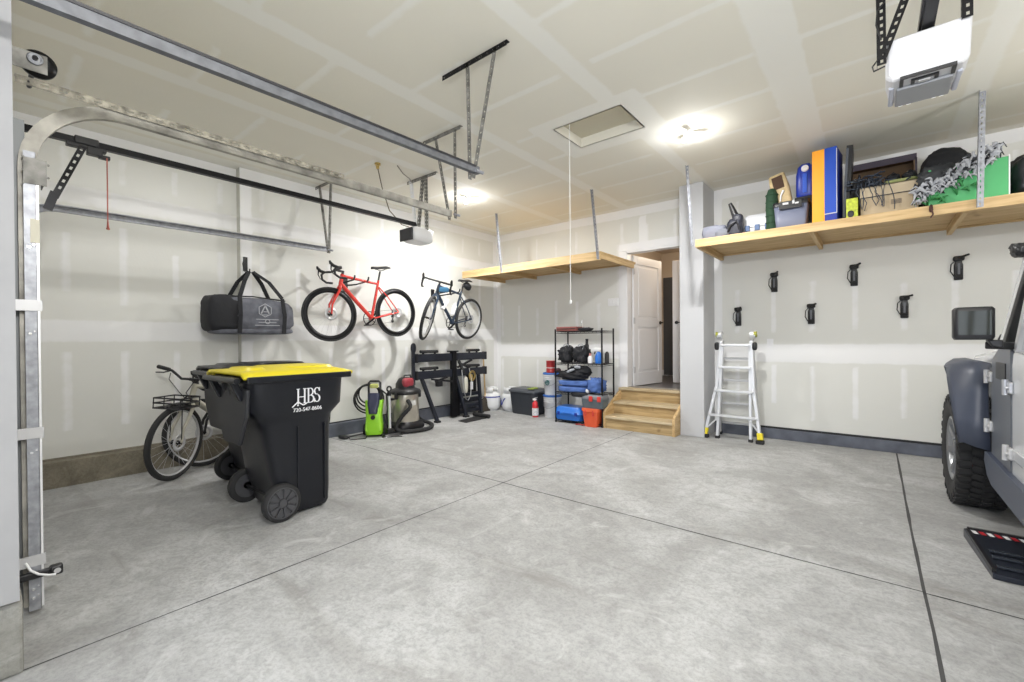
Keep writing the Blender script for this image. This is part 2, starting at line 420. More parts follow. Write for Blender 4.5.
grid_plane('wall_left', (XW, 0, 0), (0, 1, 0), (0, 0, 1), ticks(1.93, YB, .035), ticks(.13, HC, .035), mleft, 'wall')
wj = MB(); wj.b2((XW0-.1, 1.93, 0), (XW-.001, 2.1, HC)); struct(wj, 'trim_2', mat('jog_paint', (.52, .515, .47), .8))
cu = MB(); cu.b2((XW0-.1, -2.6, 0), (-5.48, 1.93, .225)); cu.b2((XW0-.1, -2.6, .225), (-5.60, 1.93, .232)); struct(cu, 'baseboard_left', 'curb', bevel=.006)
cu = MB(); cu.b2((XW0-.1, 1.93, 0), (-5.478, YB, .17)); struct(cu, 'baseboard_left', 'curbpaint', bevel=.006)
cu = MB(); cu.b2((XW0-.02, 1.93, .17), (XW+.002, YB, .185)); struct(cu, 'trim_3', 'black')
# back wall ------------------------------------------------
def mback(U, W):      # U = X, W = Z
    m = soft(np.abs(W-1.07)-.11, .06)*1.05
    for i, x in enumerate(np.arange(-5.42, 3.5, .405)):
        lo = .25 + .06*((i*5) % 4)
        m = np.maximum(m, rect(U, W, x-.035, x+.035, lo, .92, .03)*.66)
        m = np.maximum(m, rect(U, W, x-.04, x+.04, 1.32, 1.95-.05*(i % 3), .03)*.62)
        m = np.maximum(m, rect(U, W, x-.03, x+.03, 2.45, 3.05-.08*(i % 2), .03)*.62)
    m = np.maximum(m, rect(U, W, -2.72, -2.60, 2.6, 3.1, .03))
    m = np.maximum(m, soft(HC-.13-W, .05)); m = np.maximum(m, soft(U-XW-.10, .04)); m = np.maximum(m, rect(U, W, XS-.1, XS+.10, 0, 4, .03))
    m = np.maximum(m, rect(U, W, DX0-.2, DX1+.2, .3, 2.75, .1)*.6)
    return m
grid_plane('wall_back', (0, YB, 0), (1, 0, 0), (0, 0, 1), ticks(XW, XR, .035, (DX0, DX1)), ticks(.0, HC, .035, (DZ0, DZ1)), mback, 'wall', [(DX0, DX1, DZ0, DZ1)], flip=False)
cu = MB(); cu.b2((XS, YB-.03, 0), (XR, YB+.1, .125)); cu.b2((XW, YB-.03, 0), (-3.1, YB+.1, .125)); struct(cu, 'baseboard_back', 'curbpaint', bevel=.005)
cu = MB(); cu.b2((XS, YB-.004, .125), (XR, YB+.01, .15)); struct(cu, 'curb_gap_shade', 'black')  # black strip painted in for the shadowed gap above the curb
# stub wall (pier beside the stairs)
def mst(U, W): return np.full_like(U, .9)
st = MB(); st.b2((XS0, YS, 0), (XS, YB, HC)); 
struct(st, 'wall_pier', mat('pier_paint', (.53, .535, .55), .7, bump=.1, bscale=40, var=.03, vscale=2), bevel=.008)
# right wall and front wall
grid_plane('wall_right', (XR, 0, 0), (0, 1, 0), (0, 0, 1), ticks(-2.6, YB, .07), ticks(0, HC, .07), mleft, 'wall', flip=True)
fb = MB()
fb.b2((XW0-.1, -.45, 2.62), (-2.46, YF, HC)); fb.b2((XW0-.1, -.45, 0), (-5.25, YF, 2.62)); fb.b2((-2.46, -.45, 2.75), (XR, .02, HC))
fb.b2((2.9, -.45, 0), (XR, .02, 2.75))
struct(fb, 'wall_front', mat('front_paint', (.70, .69, .66), .75, bump=.1))
# pier between the two door bays
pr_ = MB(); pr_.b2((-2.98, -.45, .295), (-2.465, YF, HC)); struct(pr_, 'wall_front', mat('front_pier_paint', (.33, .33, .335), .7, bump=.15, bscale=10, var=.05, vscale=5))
pr_ = MB(); pr_.b2((-3.0, -.47, 0), (-2.505, YF+.01, .275)); pr_.b2((-3.0, -.45, .275), (-2.51, YF-.01, .295), 0)
struct(pr_, 'baseboard_front', concrete('pier_concrete', (.24, .235, .21), (.36, .355, .33), (.08, .07, .05), .8, (.7, 30)), bevel=.012)
# floor ------------------------------------------------
jt = MB(); jt.b2((XW0-.1, -2.6, -.1), (XR+.1, YB+.1, 0))
def jline(p, q, w):
    p, q = V(p), V(q); n = 40; d = (q-p).normalized(); sd = V((-d.y, d.x, 0)); vs = []; fs = []
    for i in range(n+1):
        c = p + (q-p)*i/n + sd*.006*noise.noise(V((i*.35, p.x, p.y)))
        ww = w*(.75+.5*rnd.random())/2; vs += [c+sd*ww, c-sd*ww]
    for i in range(n): fs.append((2*i, 2*i+2, 2*i+3, 2*i+1))
    jt.add(vs, fs, 1)
jline((-2.52, -2.5, .0012), (-2.52, 5.7, .0012), .008); jline((-5.47, 2.94, .0012), (.192, 2.94, .0012), .009)
jline((.192, 2.93, .0012), (3.5, 2.93, .0012), .011); jline((.192, -2.5, .0012), (.192, 6.3, .0012), .015)
struct(jt, 'floor', ['floor', 'joint'])
# skin outside so no light leaks
# ------------------------------------------------------------------ hallway behind the door
hl = MB()
hl.b2((DX0-.6, YB+.13, DZ0-.08), (DX1+1.0, YB+4.2, DZ0-.012)); struct(hl, 'floor', 'hallfloor')
hl = MB()
hl.b2((-3.45, YB+.13, DZ0-.1), (-3.35, YB+4.2, 3.1)); hl.b2((-1.35, YB+.13, DZ0-.1), (-1.25, YB+4.2, 3.1)); hl.b2((-3.45, YB+2.6, DZ0-.1), (-1.25, YB+2.7, 3.1))
hl.b2((-3.45, YB+.12, 3.0), (-1.25, YB+4.2, 3.1))
hl.b2((-3.35, YB+.02, DZ0-.1), (DX0-.001, YB+.13, 3.0)); hl.b2((DX1+.001, YB+.02, DZ0-.1), (-1.35, YB+.13, 3.0)); hl.b2((DX0, YB+.02, DZ1+.001), (DX1, YB+.13, 3.0))
struct(hl, 'wall_hall', 'hall')
hl = MB(); hl.b2((-3.30, YB+2.56, DZ0), (-3.06, YB+2.602, 2.5)); struct(hl, 'hall_opening_panel', mat('hall_dark_opening', (.07, .075, .085), .5))  # flat dark panel stands in for the unlit opening in the hall
hl = MB(); hl.b2((-3.35, YB+2.58, DZ0-.012), (-1.35, YB+2.6, DZ0+.10)); struct(hl, 'baseboard_hall', 'offwhite')
# door frame ------------------------------------------------
fr = MB(); w = .085
fr.b2((DX0-.13, YB-.02, DZ0-.06), (DX0-.005, YB+.001, DZ1-.002)); fr.b2((DX0-.13, YB-.021, DZ1+.0), (DX1+.14, YB+.001, DZ1+.11))
fr.b2((DX0-.03, YB-.012, DZ0-.05), (DX0, YB+.14, DZ1)); fr.b2((DX1, YB-.012, DZ0-.05), (DX1+.03, YB+.14, DZ1)); fr.b2((DX0, YB-.012, DZ1-.03), (DX1, YB+.14, DZ1+.01))
fr.b2((DX1+.005, YB-.02, DZ0-.06), (DX1+.10, YB+.001, DZ1-.002))
struct(fr, 'trim_5', 'offwhite', bevel=.003)
def panel_door(name, hinge, ang, width, height, z0, label, handle_side=1, mirror=1):
    t = thing(name, label, 'door', hinge, (0, 0, ang)); th = .035
    d = MB(); st_, rl = .11, .13
    zs = [(0, .19), (None, None)]
    d.b2((0, -th/2, 0), (st_, th/2, height)); d.b2((width-st_, -th/2, 0), (width, th/2, height))
    for a, b in ((0, .2), (.92, 1.05), (height-.13, height)): d.b2((st_, -th/2, a), (width-st_, th/2, b))
    d.b2((st_, -th/2+.011, .2), (width-st_, th/2-.011, height-.13))
    o = d.build('door_leaf', M['offwhite'], t, bevel=.004)
    pn = MB()
    for a, b in ((.235, .885), (1.085, height-.165)): pn.b2((st_+.035, -th/2+.004, a), (width-st_-.035, th/2-.004, b))
    pn.build('panel', M['offwhite'], t, bevel=.01)
    k = MB()
    for sgn in (-1, 1):
        k.cyl((width-.06, sgn*th/2, 1.0), (width-.06, sgn*(th/2+.01), 1.0), .028); k.cyl((width-.06, sgn*(th/2+.01), 1.0), (width-.06, sgn*(th/2+.05), 1.0), .009)
        k.bar((width-.06, sgn*(th/2+.05), 1.0), (width-.17, sgn*(th/2+.05), 1.0), .014, .02)
    k.build('handle', M['blackm'], t, bevel=.003)
    for z in (.25, height/2, height-.25):
        h = MB(); h.cyl((-.006, -th/2-.006, z-.05), (-.006, -th/2-.006, z+.05), .008, 10); h.b2((0, -th/2-.003, z-.045), (.035, -th/2, z+.045)); h.build('hinge', M['silver'], t)
    return t
# garage side door leaf, opened inward (away from the garage)
panel_door('interior_door', (DX0+.012, YB+.155, DZ0), math.radians(82), .86, 2.03, DZ0, 'white two-panel door standing open at the top of the wooden stairs')
panel_door('interior_door', (-1.82, YB+1.34, DZ0), math.radians(199.5), .82, 2.03, DZ0, 'white door half seen down the hallway beyond the doorway')
# door sweep/weather strip
# switch plates ------------------------------------------------
def plate(loc, n, label):
    t = thing('switch_plate' if n > 1 else 'outlet_plate', label, 'switch' if n > 1 else 'outlet', loc)
    b = MB(); w = .046*n+.024; b.b2((-w/2, -.007, -.058), (w/2, 0, .058)); b.build('plate', M['offwhite'], t, bevel=.002)
    for i in range(n):
        x = (i-(n-1)/2)*.046; s = MB()
        s.b2((x-.016, -.011, -.033), (x+.016, -.006, .033)); s.build('rocker' if n > 1 else 'socket', M['white'], t, bevel=.001)
plate((-3.17, YB-.001, 1.84), 2, 'white double light switch plate on the wall left of the doorway')
plate((-1.0, YB-.001, 1.19), 1, 'white outlet plate on the wall to the right of the ladder')
t = thing('door_button', 'small white opener button box on the wall left of the door frame', 'button', (-3.08, YB-.001, 1.84))
b = MB(); b.b2((-.028, -.018, -.06), (.028, .003, .06)); b.build('housing', M['offwhite'], t, bevel=.004)
b = MB(); b.b2((-.018, -.024, -.045), (.018, -.018, .0)); b.build('push_button', M['white'], t, bevel=.003)
# stairs ------------------------------------------------
SX0, SX1 = -2.975, -1.96
t = thing('wooden_stairs', 'unpainted wooden three-step stairs leading up to the open doorway', 'stairs', (-2.5, 5.68, 0))
rz, rn = DZ0/3, .25
for sx in (SX0, SX1-.035):
    poly = [(5.66, 0), (5.66, rz+.03), (5.66+rn*.1, rz+.07), (5.66+2*rn+.06, 3*rz-.01), (YB-.022, 3*rz-.01), (YB-.022, 0)]
    b = MB(); b.prism(poly, .035, frame((sx, 0, 0), (0, 1, 0), (0, 0, 1), (1, 0, 0))); b.build('stringer', M['pine1'], t, world=True, bevel=.003)
for i in range(3):
    y = 5.68+i*rn
    b = MB(); b.b2((SX0+.036, y, i*rz+(.0 if i == 0 else .0)), (SX1-.036, y+.02, (i+1)*rz-.036)); b.build('riser', M['step'], t, world=True)
    b = MB(); d = rn+.03 if i < 2 else YB-.022-y+.02
    b.b2((SX0+(.036 if i < 2 else -.0), y-.025, (i+1)*rz-.034), (SX1-(.036 if i < 2 else 0), y-.025+d, (i+1)*rz)); b.build('tread', M['tread'], t, world=True, bevel=.004)
b = MB(); b.b2((DX0+.001, YB-.012, DZ0-.03), (DX1-.001, YB+.13, DZ0+.004)); struct(b, 'trim_6', mat('sill', (.35, .33, .3), .5, .4))
# ------------------------------------------------------------------ shelves
def shelf(x0, x1, name, label, joists, y0=5.25, d=0):
    t = thing(name, label, 'shelf', ((x0+x1)/2, YB-.5, 2.30))
    b = MB(); b.b2((x0, y0, 2.40-d), (x1, YB-.002, 2.418-d)); b.build('shelf_board', M['pine0'], t, world=True)
    b = MB(); b.b2((x0, y0-.038, 2.30-d*.2), (x1, y0, 2.418-d)); b.build('front_beam', M['pine0'], t, world=True, bevel=.003)
    b = MB(); b.b2((x0, YB-.04, 2.385-d), (x1, YB-.002, 2.40-d)); b.build('wall_ledger', M['pine0'], t, world=True, bevel=.003)
    for x in joists:
        b = MB(); b.b2((x-.019, y0, 2.325-d), (x+.019, YB-.04, 2.40-d)); b.build('joist', M['pine1'], t, world=True, bevel=.002)
    return t
s1 = shelf(-5.34, -2.77, 'storage_shelf', 'empty pine shelf high on the back wall left of the doorway', [-5.32, -4.6, -3.7, -2.795])
s2 = shelf(-1.565, 2.4, 'storage_shelf', 'long pine shelf loaded with boxes and bags above the ladder', [-1.545, -.47, .60, 1.7, 2.38], d=.036)
for s_, lst in ((s1, ((-4.57, -4.47), (-2.89, -2.80))), (s2, ((-1.66, -1.605), (.67, .655)))):
    for xt, xb in lst:
        big = xt == .67
        b = MB(); b.angle((xb, 5.21, 2.31), (xt, 5.21, HC), (1, 0, 0), (0, -1, 0), w=.042 if big else .026, pitch=.045, hl=.018, hw=.18)
        b.build('hanger_strap', M['galv'], s_, world=True)
# ------------------------------------------------------------------ ceiling lights
LP = ((-1.35, 4.36), (-4.34, 4.35))
def ceiling_light(x, y, label):
    t = thing('ceiling_light', label, 'light', (x, y, HC), group='three-panel ceiling lights')
    b = MB(); b.cyl((0, 0, -.04), (0, 0, 0), .035); b.build('socket_base', M['white'], t)
    for k in range(3):
        a = k*2*PI/3 + .5
        pb = MB(); d = V((math.cos(a), math.sin(a), 0)); s_ = V((-d.y, d.x, 0))
        m4 = frame(V((0, 0, -.05))+d*.02, d, s_, (0, 0, 1)); pb.M = m4 @ Euler((0, math.radians(12), 0)).to_matrix().to_4x4()
        pb.loft([(0, .05, 0, .036, .027), (.014, .05, 0, .036, .027)], n=20, p=3.5); pb.build('lamp_panel', M['lamp'], t)
        hb2 = MB(); hb2.M = pb.M; hb2.loft([(.015, .045, 0, .040, .03), (.024, .04, 0, .032, .024)], n=20, p=3.5); hb2.build('lamp_housing', M['white'], t)
ceiling_light(*LP[0], 'bright three-panel ceiling light in front of the attic hatch side by the pier')
ceiling_light(*LP[1], 'bright three-panel ceiling light nearest the left wall above the opener motor')
# ------------------------------------------------------------------ overhead door hardware
# flag bracket angle + vertical track on the pier (right track of the single bay)
TX = -3.04
def track_profile():   # open C channel section, (side, up)
    return [(-.0, -.028), (.03, -.028), (.03, -.020), (.004, -.020), (.004, .020), (.03, .024), (.03, .030), (-.0, .030)]
def sweep(mb, pts, sec, side, mi=0):
    """sweep an open section along pts; side = local x axis (constant)"""
    pts = [V(p) for p in pts]; sd = V(side); n = len(sec); vs = []
    for i, p in enumerate(pts):
        a = pts[max(0, i-1)]; b = pts[min(len(pts)-1, i+1)]; t_ = (b-a).normalized(); up = t_.cross(sd).normalized()
        if i == 0: ref = up
        for u, v in sec: vs.append(p + sd*u + up*v)
    fs = [(i*n+k, i*n+(k+1) % n, (i+1)*n+(k+1) % n, (i+1)*n+k) for i in range(len(pts)-1) for k in range(n)]
    fs += [tuple(range(n-1, -1, -1)), tuple(range((len(pts)-1)*n, len(pts)*n))]
    mb.add(vs, fs, mi, False)
def curve_track(x, zt, y_end, side, r=.36, y0=.19, zb=.03, z_end=None):
    z_end = z_end or zt
    pts = [(x, y0, zb), (x, y0, zt-r)] + [(x, y0+r-r*math.cos(a), zt-r+r*math.sin(a)) for a in [PI/2*k/12 for k in range(1, 13)]] + [(x, y_end, z_end)]
    return pts
t = thing('door_track', 'galvanised door track curving up from the white pier and running back overhead', 'track', (TX, .19, 0))
b = MB(); sweep(b, curve_track(TX, 2.44, 2.84, 1, y0=.165), track_profile(), (-1, 0, 0)); o = b.build('track_rail', M['trk'], t, world=True)
b = MB(); b.strip((TX+.012, .13, 2.488), (TX+.012, 1.75, 2.488), (0, 0, -1), .036, pitch=.06, hl=.03, hw=.3); b.strip((TX+.012, .13, 2.488), (TX+.012, 1.75, 2.488), (-1, 0, 0), .03, pitch=.06); b.build('stiffener_angle', M['tgal'], t, world=True)
b = MB()
b.b2((TX+.035, .15, .02), (TX+.037, .190, 2.14)); b.b2((TX-.06, .188, .02), (TX+.037, .190, 2.14))   # wall angle
b.build('wall_angle', M['galv'], t, world=True)
b = MB(); b.b2((-3.25, .106, .02), (-3.09, .135, 2.3)); b.b2((-3.09, .106, .02), (-3.075, .16, 2.3)); b.build('door_edge', mat('door_edge_grey', (.20, .21, .215), .5, .3), t, world=True)
for z in (.25, .84, 1.43):
    b = MB(); b.b2((-3.2, .12, z-.02), (TX+.04, .124, z+.02)); b.b2((TX+.036, .115, z-.025), (TX+.042, .205, z+.025)); b.build('track_bracket', M['silver'], t, world=True)
b = MB(); b.b2((TX-.05, .211, 1.99), (TX+.04, .215, 2.11)); b.b2((TX+.038, .15, 1.99), (TX+.042, .225, 2.11))
for k in range(7): b.cyl((TX+.040, .15+.02*(k % 3)*2, 1.99+.02*k), (TX+.044, .15+.02*(k % 3)*2, 1.99+.02*k), .005, 8)
b.build('flag_bracket', M['galvd'], t, world=True)
b = MB(); b.b2((TX-.01, .190, .03), (TX+.036, .198, 2.05)); b.build('track_lip', mat('bright_lip', (.8, .8, .82), .3, .5), t, world=True)
for z in (.08, .12, .75, 1.3, 1.7):
    b = MB(); b.cyl((TX+.037, .165, z), (TX+.043, .165, z), .006, 8); b.cyl((TX+.037, .18, z+.01), (TX+.042, .18, z+.01), .004, 8); b.build('bolt', M['chrome'], t, world=True)
b = MB(); b.b2((TX+.037, .17, 1.72), (TX+.039, .20, 1.83)); b.build('paper_label', mat('label_paper', (.75, .72, .6), .8), t, world=True)
# end hanger of that track
def hanger(name, label, x, y, z, xa, xb, braces, ceil_len=None):
    t = thing(name, label, 'bracket', (x, y, HC))
    b = MB(); b.angle((xa, y, HC-.003), (xb, y, HC-.003), (0, 1, 0), (0, 0, -1), w=.035, pitch=.05, hl=.022, hw=.3); b.build('ceiling_angle', M['blackm'] if 'dark' in label else M['galvd'], t, world=True)
    for (x0, x1) in braces:
        b = MB(); b.angle((x0, y, z-.03), (x1, y, HC-.02), (1, 0, 0), (0, 1, 0), w=.034, pitch=.045, hl=.02, hw=.3); b.build('hanger_angle', M['galvd'], t, world=True)
    b = MB(); b.cyl((x-.01, y-.02, z), (x-.01, y+.05, z), .012, 8); b.build('bolt', M['galv'], t, world=True)
    return t
hanger('track_hanger', 'perforated steel hanger holding the end of the middle door track', -3.0, 2.86, 2.43, -3.47, -2.94, [(-3.03, -3.03), (-3.11, -3.30)])
t = thing('door_track', 'long galvanised door track crossing overhead from the top left corner', 'track', (-2.15, .19, 2.42))
b = MB(); sweep(b, [(-2.15, -.3, 2.405), (-2.15, 2.28, 2.455)], [(-.0, -.024), (.034, -.024), (.034, -.017), (.005, -.017), (.005, .017), (.034, .019), (.034, .026), (-.0, .026)], (-1, 0, 0)); b.build('track_rail', mat('grey_track', (.15, .155, .17), .5, .35, var=.2, vscale=20), t, world=True)
b = MB(); b.bar((-2.165, -.3, 2.432), (-2.165, 2.24, 2.474), .040, .012); b.build('stiffener_angle', mat('dark_steel', (.06, .06, .065), .4, .7), t, world=True)
hanger('track_hanger', 'dark perforated ceiling angle with tall V of steel straps holding the long track', -2.13, 2.25, 2.44, -2.50, -1.87, [(-2.235, -2.25), (-2.20, -1.99)])
t = thing('door_track', 'thin door track along the left wall below the black opener rail', 'track', (-5.2, .19, 0))
b = MB(); sweep(b, curve_track(-5.2, 2.37, 2.76, 1, z_end=2.39, r=.3, y0=.17), track_profile(), (1, 0, 0)); b.build('track_rail', M['galv'], t, world=True)
hanger('track_hanger', 'thin steel hanger at the end of the left wall track', -5.2, 2.80, 2.39, -5.54, -5.12, [(-5.26, -5.46), (-5.24, -5.18)])
# torsion spring drum at the top left
t = thing('cable_drum', 'black cable drum on its grey bearing plate at the top of the curved track', 'drum', (-2.99, .2, 2.56))
b = MB(); b.b2((-2.972, .104, 2.50), (-2.968, .23, 2.585)); b.b2((-3.05, .102, 2.40), (-2.96, .106, 2.64)); b.build('bearing_plate', M['galvd'], t, world=True)
b = MB(); b.lathe([(.035, 0), (.052, .004), (.062, .010), (.062, .03), (.052, .034), (.052, .05), (.035, .055)], (-3.045, .205, 2.56), (1, 0, 0), 32); b.build('drum', M['blackm'], t, world=True)
b = MB(); b.torus((-2.960, .19, 2.555), (1, 0, 0), .022, .005); b.cyl((-2.968, .19, 2.555), (-2.958, .19, 2.555), .020); b.build('bearing', M['galv'], t, world=True)
b = MB(); b.cyl((-3.30, .19, 2.555), (-2.945, .19, 2.555), .010, 12); b.build('shaft_end', M['blackm'], t, world=True)
# closed single garage door panels
t = thing('garage_door', 'closed sectional garage door behind the white pier', 'garage door', (-4.1, .1, 0))
for k in range(5):
    b = MB(); b.b2((-5.24, .06, .01+.52*k), (-3.0, .102, .52*(k+1)-.005)); b.build('door_section', M['white'], t, world=True, bevel=.006)
# safety sensor at the foot
t = thing('safety_sensor', 'black door safety sensor with a white wire low on the left track', 'sensor', (-3.0, .2, .17))
b = MB(); b.b2((-3.01, .12, .17), (-2.985, .235, .20)); b.build('sensor_arm', M['black'], t, world=True, bevel=.004)
b = MB(); b.b2((-3.015, .215, .163), (-2.975, .26, .208)); b.build('sensor_head', M['black'], t, world=True, bevel=.008)
b = MB(); b.cyl((-2.975, .24, .185), (-2.972, .24, .185), .012); b.build('lens', M['silver'], t, world=True)
b = MB(); b.tube([(-3.0, .14, .25), (-2.985, .155, .215), (-2.978, .18, .19), (-2.975, .21, .175), (-2.972, .235, .17)], .005, 8); b.build('wire', M['text'], t, world=True)
# ------------------------------------------------------------------ opener over the single bay
OX = -4.15
t = thing('door_opener', 'small white and black opener motor at the end of the long black rail', 'opener', (OX, 3.25, 2.6))
b = MB(); b.b2((OX-.02, .16, 2.60), (OX+.02, 3.3, 2.628)); b.b2((OX-.008, .16, 2.628), (OX+.008, 3.3, 2.645)); b.build('rail', M['blackm'], t, world=True)
b = MB(); b.loft([(2.43, OX-.09, 3.40, .10, .12), (2.45, OX-.09, 3.40, .125, .15), (2.575, OX-.09, 3.40, .13, .155), (2.60, OX-.09, 3.40, .10, .13)], p=6); b.build('motor_housing', M['white'], t, world=True)
b = MB(); b.b2((OX-.215, 3.225, 2.435), (OX+.02, 3.25, 2.58)); b.build('end_cover', mat('motor_dark', (.03, .03, .035), .4), t, world=True, bevel=.01)
b = MB(); b.b2((OX-.025, .40, 2.575), (OX+.025, .60, 2.602)); b.b2((OX-.028, .50, 2.545), (OX+.028, .58, 2.60)); b.b2((OX-.032, .44, 2.60), (OX+.032, .56, 2.65)); b.b2((OX-.02, .56, 2.535), (OX+.02, .62, 2.56)); b.build('trolley', M['black'], t, world=True, bevel=.005)
b = MB(); b.strip((OX+.03, .50, 2.58), (OX+.03, .36, 2.20), (0, -1, .3), .038, pitch=.05, hl=.022, hw=.35, th=.006); b.bar((OX+.03, .345, 2.24), (OX+.03, .31, 2.12), .02, .045); b.build('door_arm', M['blackm'], t, world=True)
b = MB(); b.tube([(OX+.03, .60, 2.54), (OX+.03, .60, 2.1)], .004, 6); b.tube([(OX+.01, .60, 2.055), (OX+.03, .60, 2.10), (OX+.05, .60, 2.055)], .005, 6); b.tube([(OX+.008, .60, 2.055), (OX+.055, .60, 2.045)], .008, 6); b.build('release_cord', mat('cord_red', (.45, .13, .10), .7), t, world=True)
t = thing('opener_hanger', 'perforated grey straps hanging the small opener motor from the ceiling', 'bracket', (-4.2, 3.45, HC))
b = MB(); b.angle((-4.5, 3.45, HC-.003), (-3.96, 3.45, HC-.003), (0, 1, 0), (0, 0, -1), w=.035, pitch=.05, hl=.022, hw=.3); b.build('ceiling_angle', M['galvd'], t, world=True)
for (x0, x1, m_) in ((-4.33, -4.42, 'tankw'), (-4.29, -4.19, 'galvd'), (-4.13, -4.14, 'galvd')):
    b = MB(); b.angle((x0, 3.45, 2.58), (x1, 3.45, HC-.02), (1, 0, 0), (0, -1, 0), w=.03, pitch=.045, hl=.02, hw=.3); b.build('hanger_strap', M[m_], t, world=True)
t = thing('ceiling_outlet', 'round ceiling outlet with a hanging power cord beside the opener motor', 'outlet', (-4.28, 2.88, HC))
b = MB(); b.cyl((-4.28, 2.88, HC-.02), (-4.28, 2.88, HC), .032); b.cyl((-4.28, 2.88, HC-.06), (-4.28, 2.88, HC-.025), .018); b.build('outlet_box', M['brass'], t, world=True)
b = MB(); b.tube([(-4.28, 2.88, HC-.05), (-4.30, 2.95, HC-.25), (-4.31, 3.05, HC-.48), (-4.28, 3.2, HC-.62), (-4.25, 3.33, 2.60)], .006, 8); b.build('power_cord', mat('cord_brown', (.14, .11, .07), .6), t, world=True)
t = tag(MB().tube([(-4.15, 3.05, HC-.01), (-4.25, 3.2, HC-.03), (-4.34, 3.36, HC-.02), (-4.40, 3.46, HC-.04)], .006, 8).build('ceiling_wire', mat('wire_grey', (.28, .26, .22), .6)), 'loose grey wire running along the ceiling to the opener hanger', 'wire')
# ------------------------------------------------------------------ big opener, top right (over the double bay)
QX = .21
t = thing('door_opener', 'large white opener motor hanging near the camera at the top right', 'opener', (QX, 3.25, 2.7))
b = MB()
def sect(y, hw, zb, zt, yt=None): yt = y if yt is None else yt; return [(QX-hw, yt, zt), (QX-hw, y, zb+.025), (QX-hw+.025, y, zb), (QX+hw-.025, y, zb), (QX+hw, y, zb+.025), (QX+hw, yt, zt)]
secs = [sect(3.055, .150, 2.595, 2.765, 2.985), sect(3.07, .157, 2.588, 2.775, 3.0), sect(3.20, .155, 2.582, 2.79), sect(3.36, .140, 2.590, 2.78), sect(3.47, .115, 2.615, 2.75), sect(3.50, .09, 2.65, 2.72)]
vs = [p for s_ in secs for p in s_]; n = 6
fs = [(i*n+k, (i+1)*n+k, (i+1)*n+(k+1) % n, i*n+(k+1) % n) for i in range(len(secs)-1) for k in range(n)] + [tuple(range(n)), tuple(range((len(secs)-1)*n+n-1, (len(secs)-1)*n-1, -1))]
b.add(vs, fs); b.build('motor_housing', mat('opener_white', (.62, .62, .64), .4), t, world=True, bevel=.008)
b = MB(); b.b2((QX-.112, 3.14, 2.568), (QX+.108, 3.36, 2.588)); b.build('light_lens', mat('lens_grey', (.27, .28, .30), .35), t, world=True, bevel=.006)
b = MB()
for a in ((-.10, 3.045, -.085, 3.13), (-.055, 3.09, -.04, 3.13), (.035, 3.09, .05, 3.13), (.095, 3.045, .11, 3.13)): b.b2((QX+a[0], a[1], 2.576), (QX+a[2], a[3], 2.594))
b.b2((QX-.10, 3.04, 2.578), (QX+.11, 3.05, 2.594)); b.b2((QX-.055, 3.085, 2.576), (QX+.05, 3.093, 2.594))
b.build('vent_slot', M['black'], t, world=True)
b = MB(); b.b2((QX-.028, 3.10, 2.572), (QX+.02, 3.125, 2.592)); b.build('button_bezel', M['silver'], t, world=True, bevel=.003)
for xx in (-.142, .118):
    b = MB(); b.b2((QX+xx, 3.13, 2.578), (QX+xx+.022, 3.36, 2.60)); b.build('side_lens', mat('side_lens_grey', (.45, .47, .55), .35), t, world=True, bevel=.006)
for x_ in (-.085, -.05, .055, .085):
    b = MB(); b.b2((QX+x_-.010, 3.385, 2.590), (QX+x_+.010, 3.42, 2.605)); b.build('light_tab', mat('tab_white', (.95, .95, .95), .3, emis=(1, 1, 1), est=.6), t, world=True, bevel=.003)
b = MB(); b.b2((QX-.03, -.1, 2.80), (QX+.03, 3.15, 2.84)); b.b2((QX-.02, -.1, 2.785), (QX+.02, 3.15, 2.80)); b.build('rail', M['blackm'], t, world=True)
b = MB(); b.tube([(.045, 2.98, 2.72), (.0, 2.98, 2.66), (.005, 2.97, 2.63), (.05, 2.97, 2.64)], .004, 6); b.tube([(.035, 2.97, 2.78), (.015, 2.96, 2.86), (.02, 2.96, 2.93), (.05, 2.97, 2.97)], .004, 6); b.build('antenna_wire', M['black'], t, world=True)
t = thing('opener_hanger', 'black perforated straps holding the large opener motor', 'bracket', (QX, 2.97, HC))
for p, q in (((.02, 2.975, 2.655), (.015, 2.975, HC)), ((.022, 2.965, 2.68), (.21, 2.965, HC)), ((.33, 2.975, 2.755), (.33, 2.975, HC))):
    b = MB(); b.angle(p, q, (1, 0, 0), (0, 1, 0), w=.036, pitch=.036, hl=.016, hw=.32); b.build('hanger_strap', M['blackm'], t, world=True)
b = MB(); b.angle((-.25, 2.97, HC-.002), (.75, 2.97, HC-.002), (0, 1, 0), (0, 0, -1), w=.036, pitch=.036, hl=.016, hw=.32); b.build('ceiling_angle', M['blackm'], t, world=True)
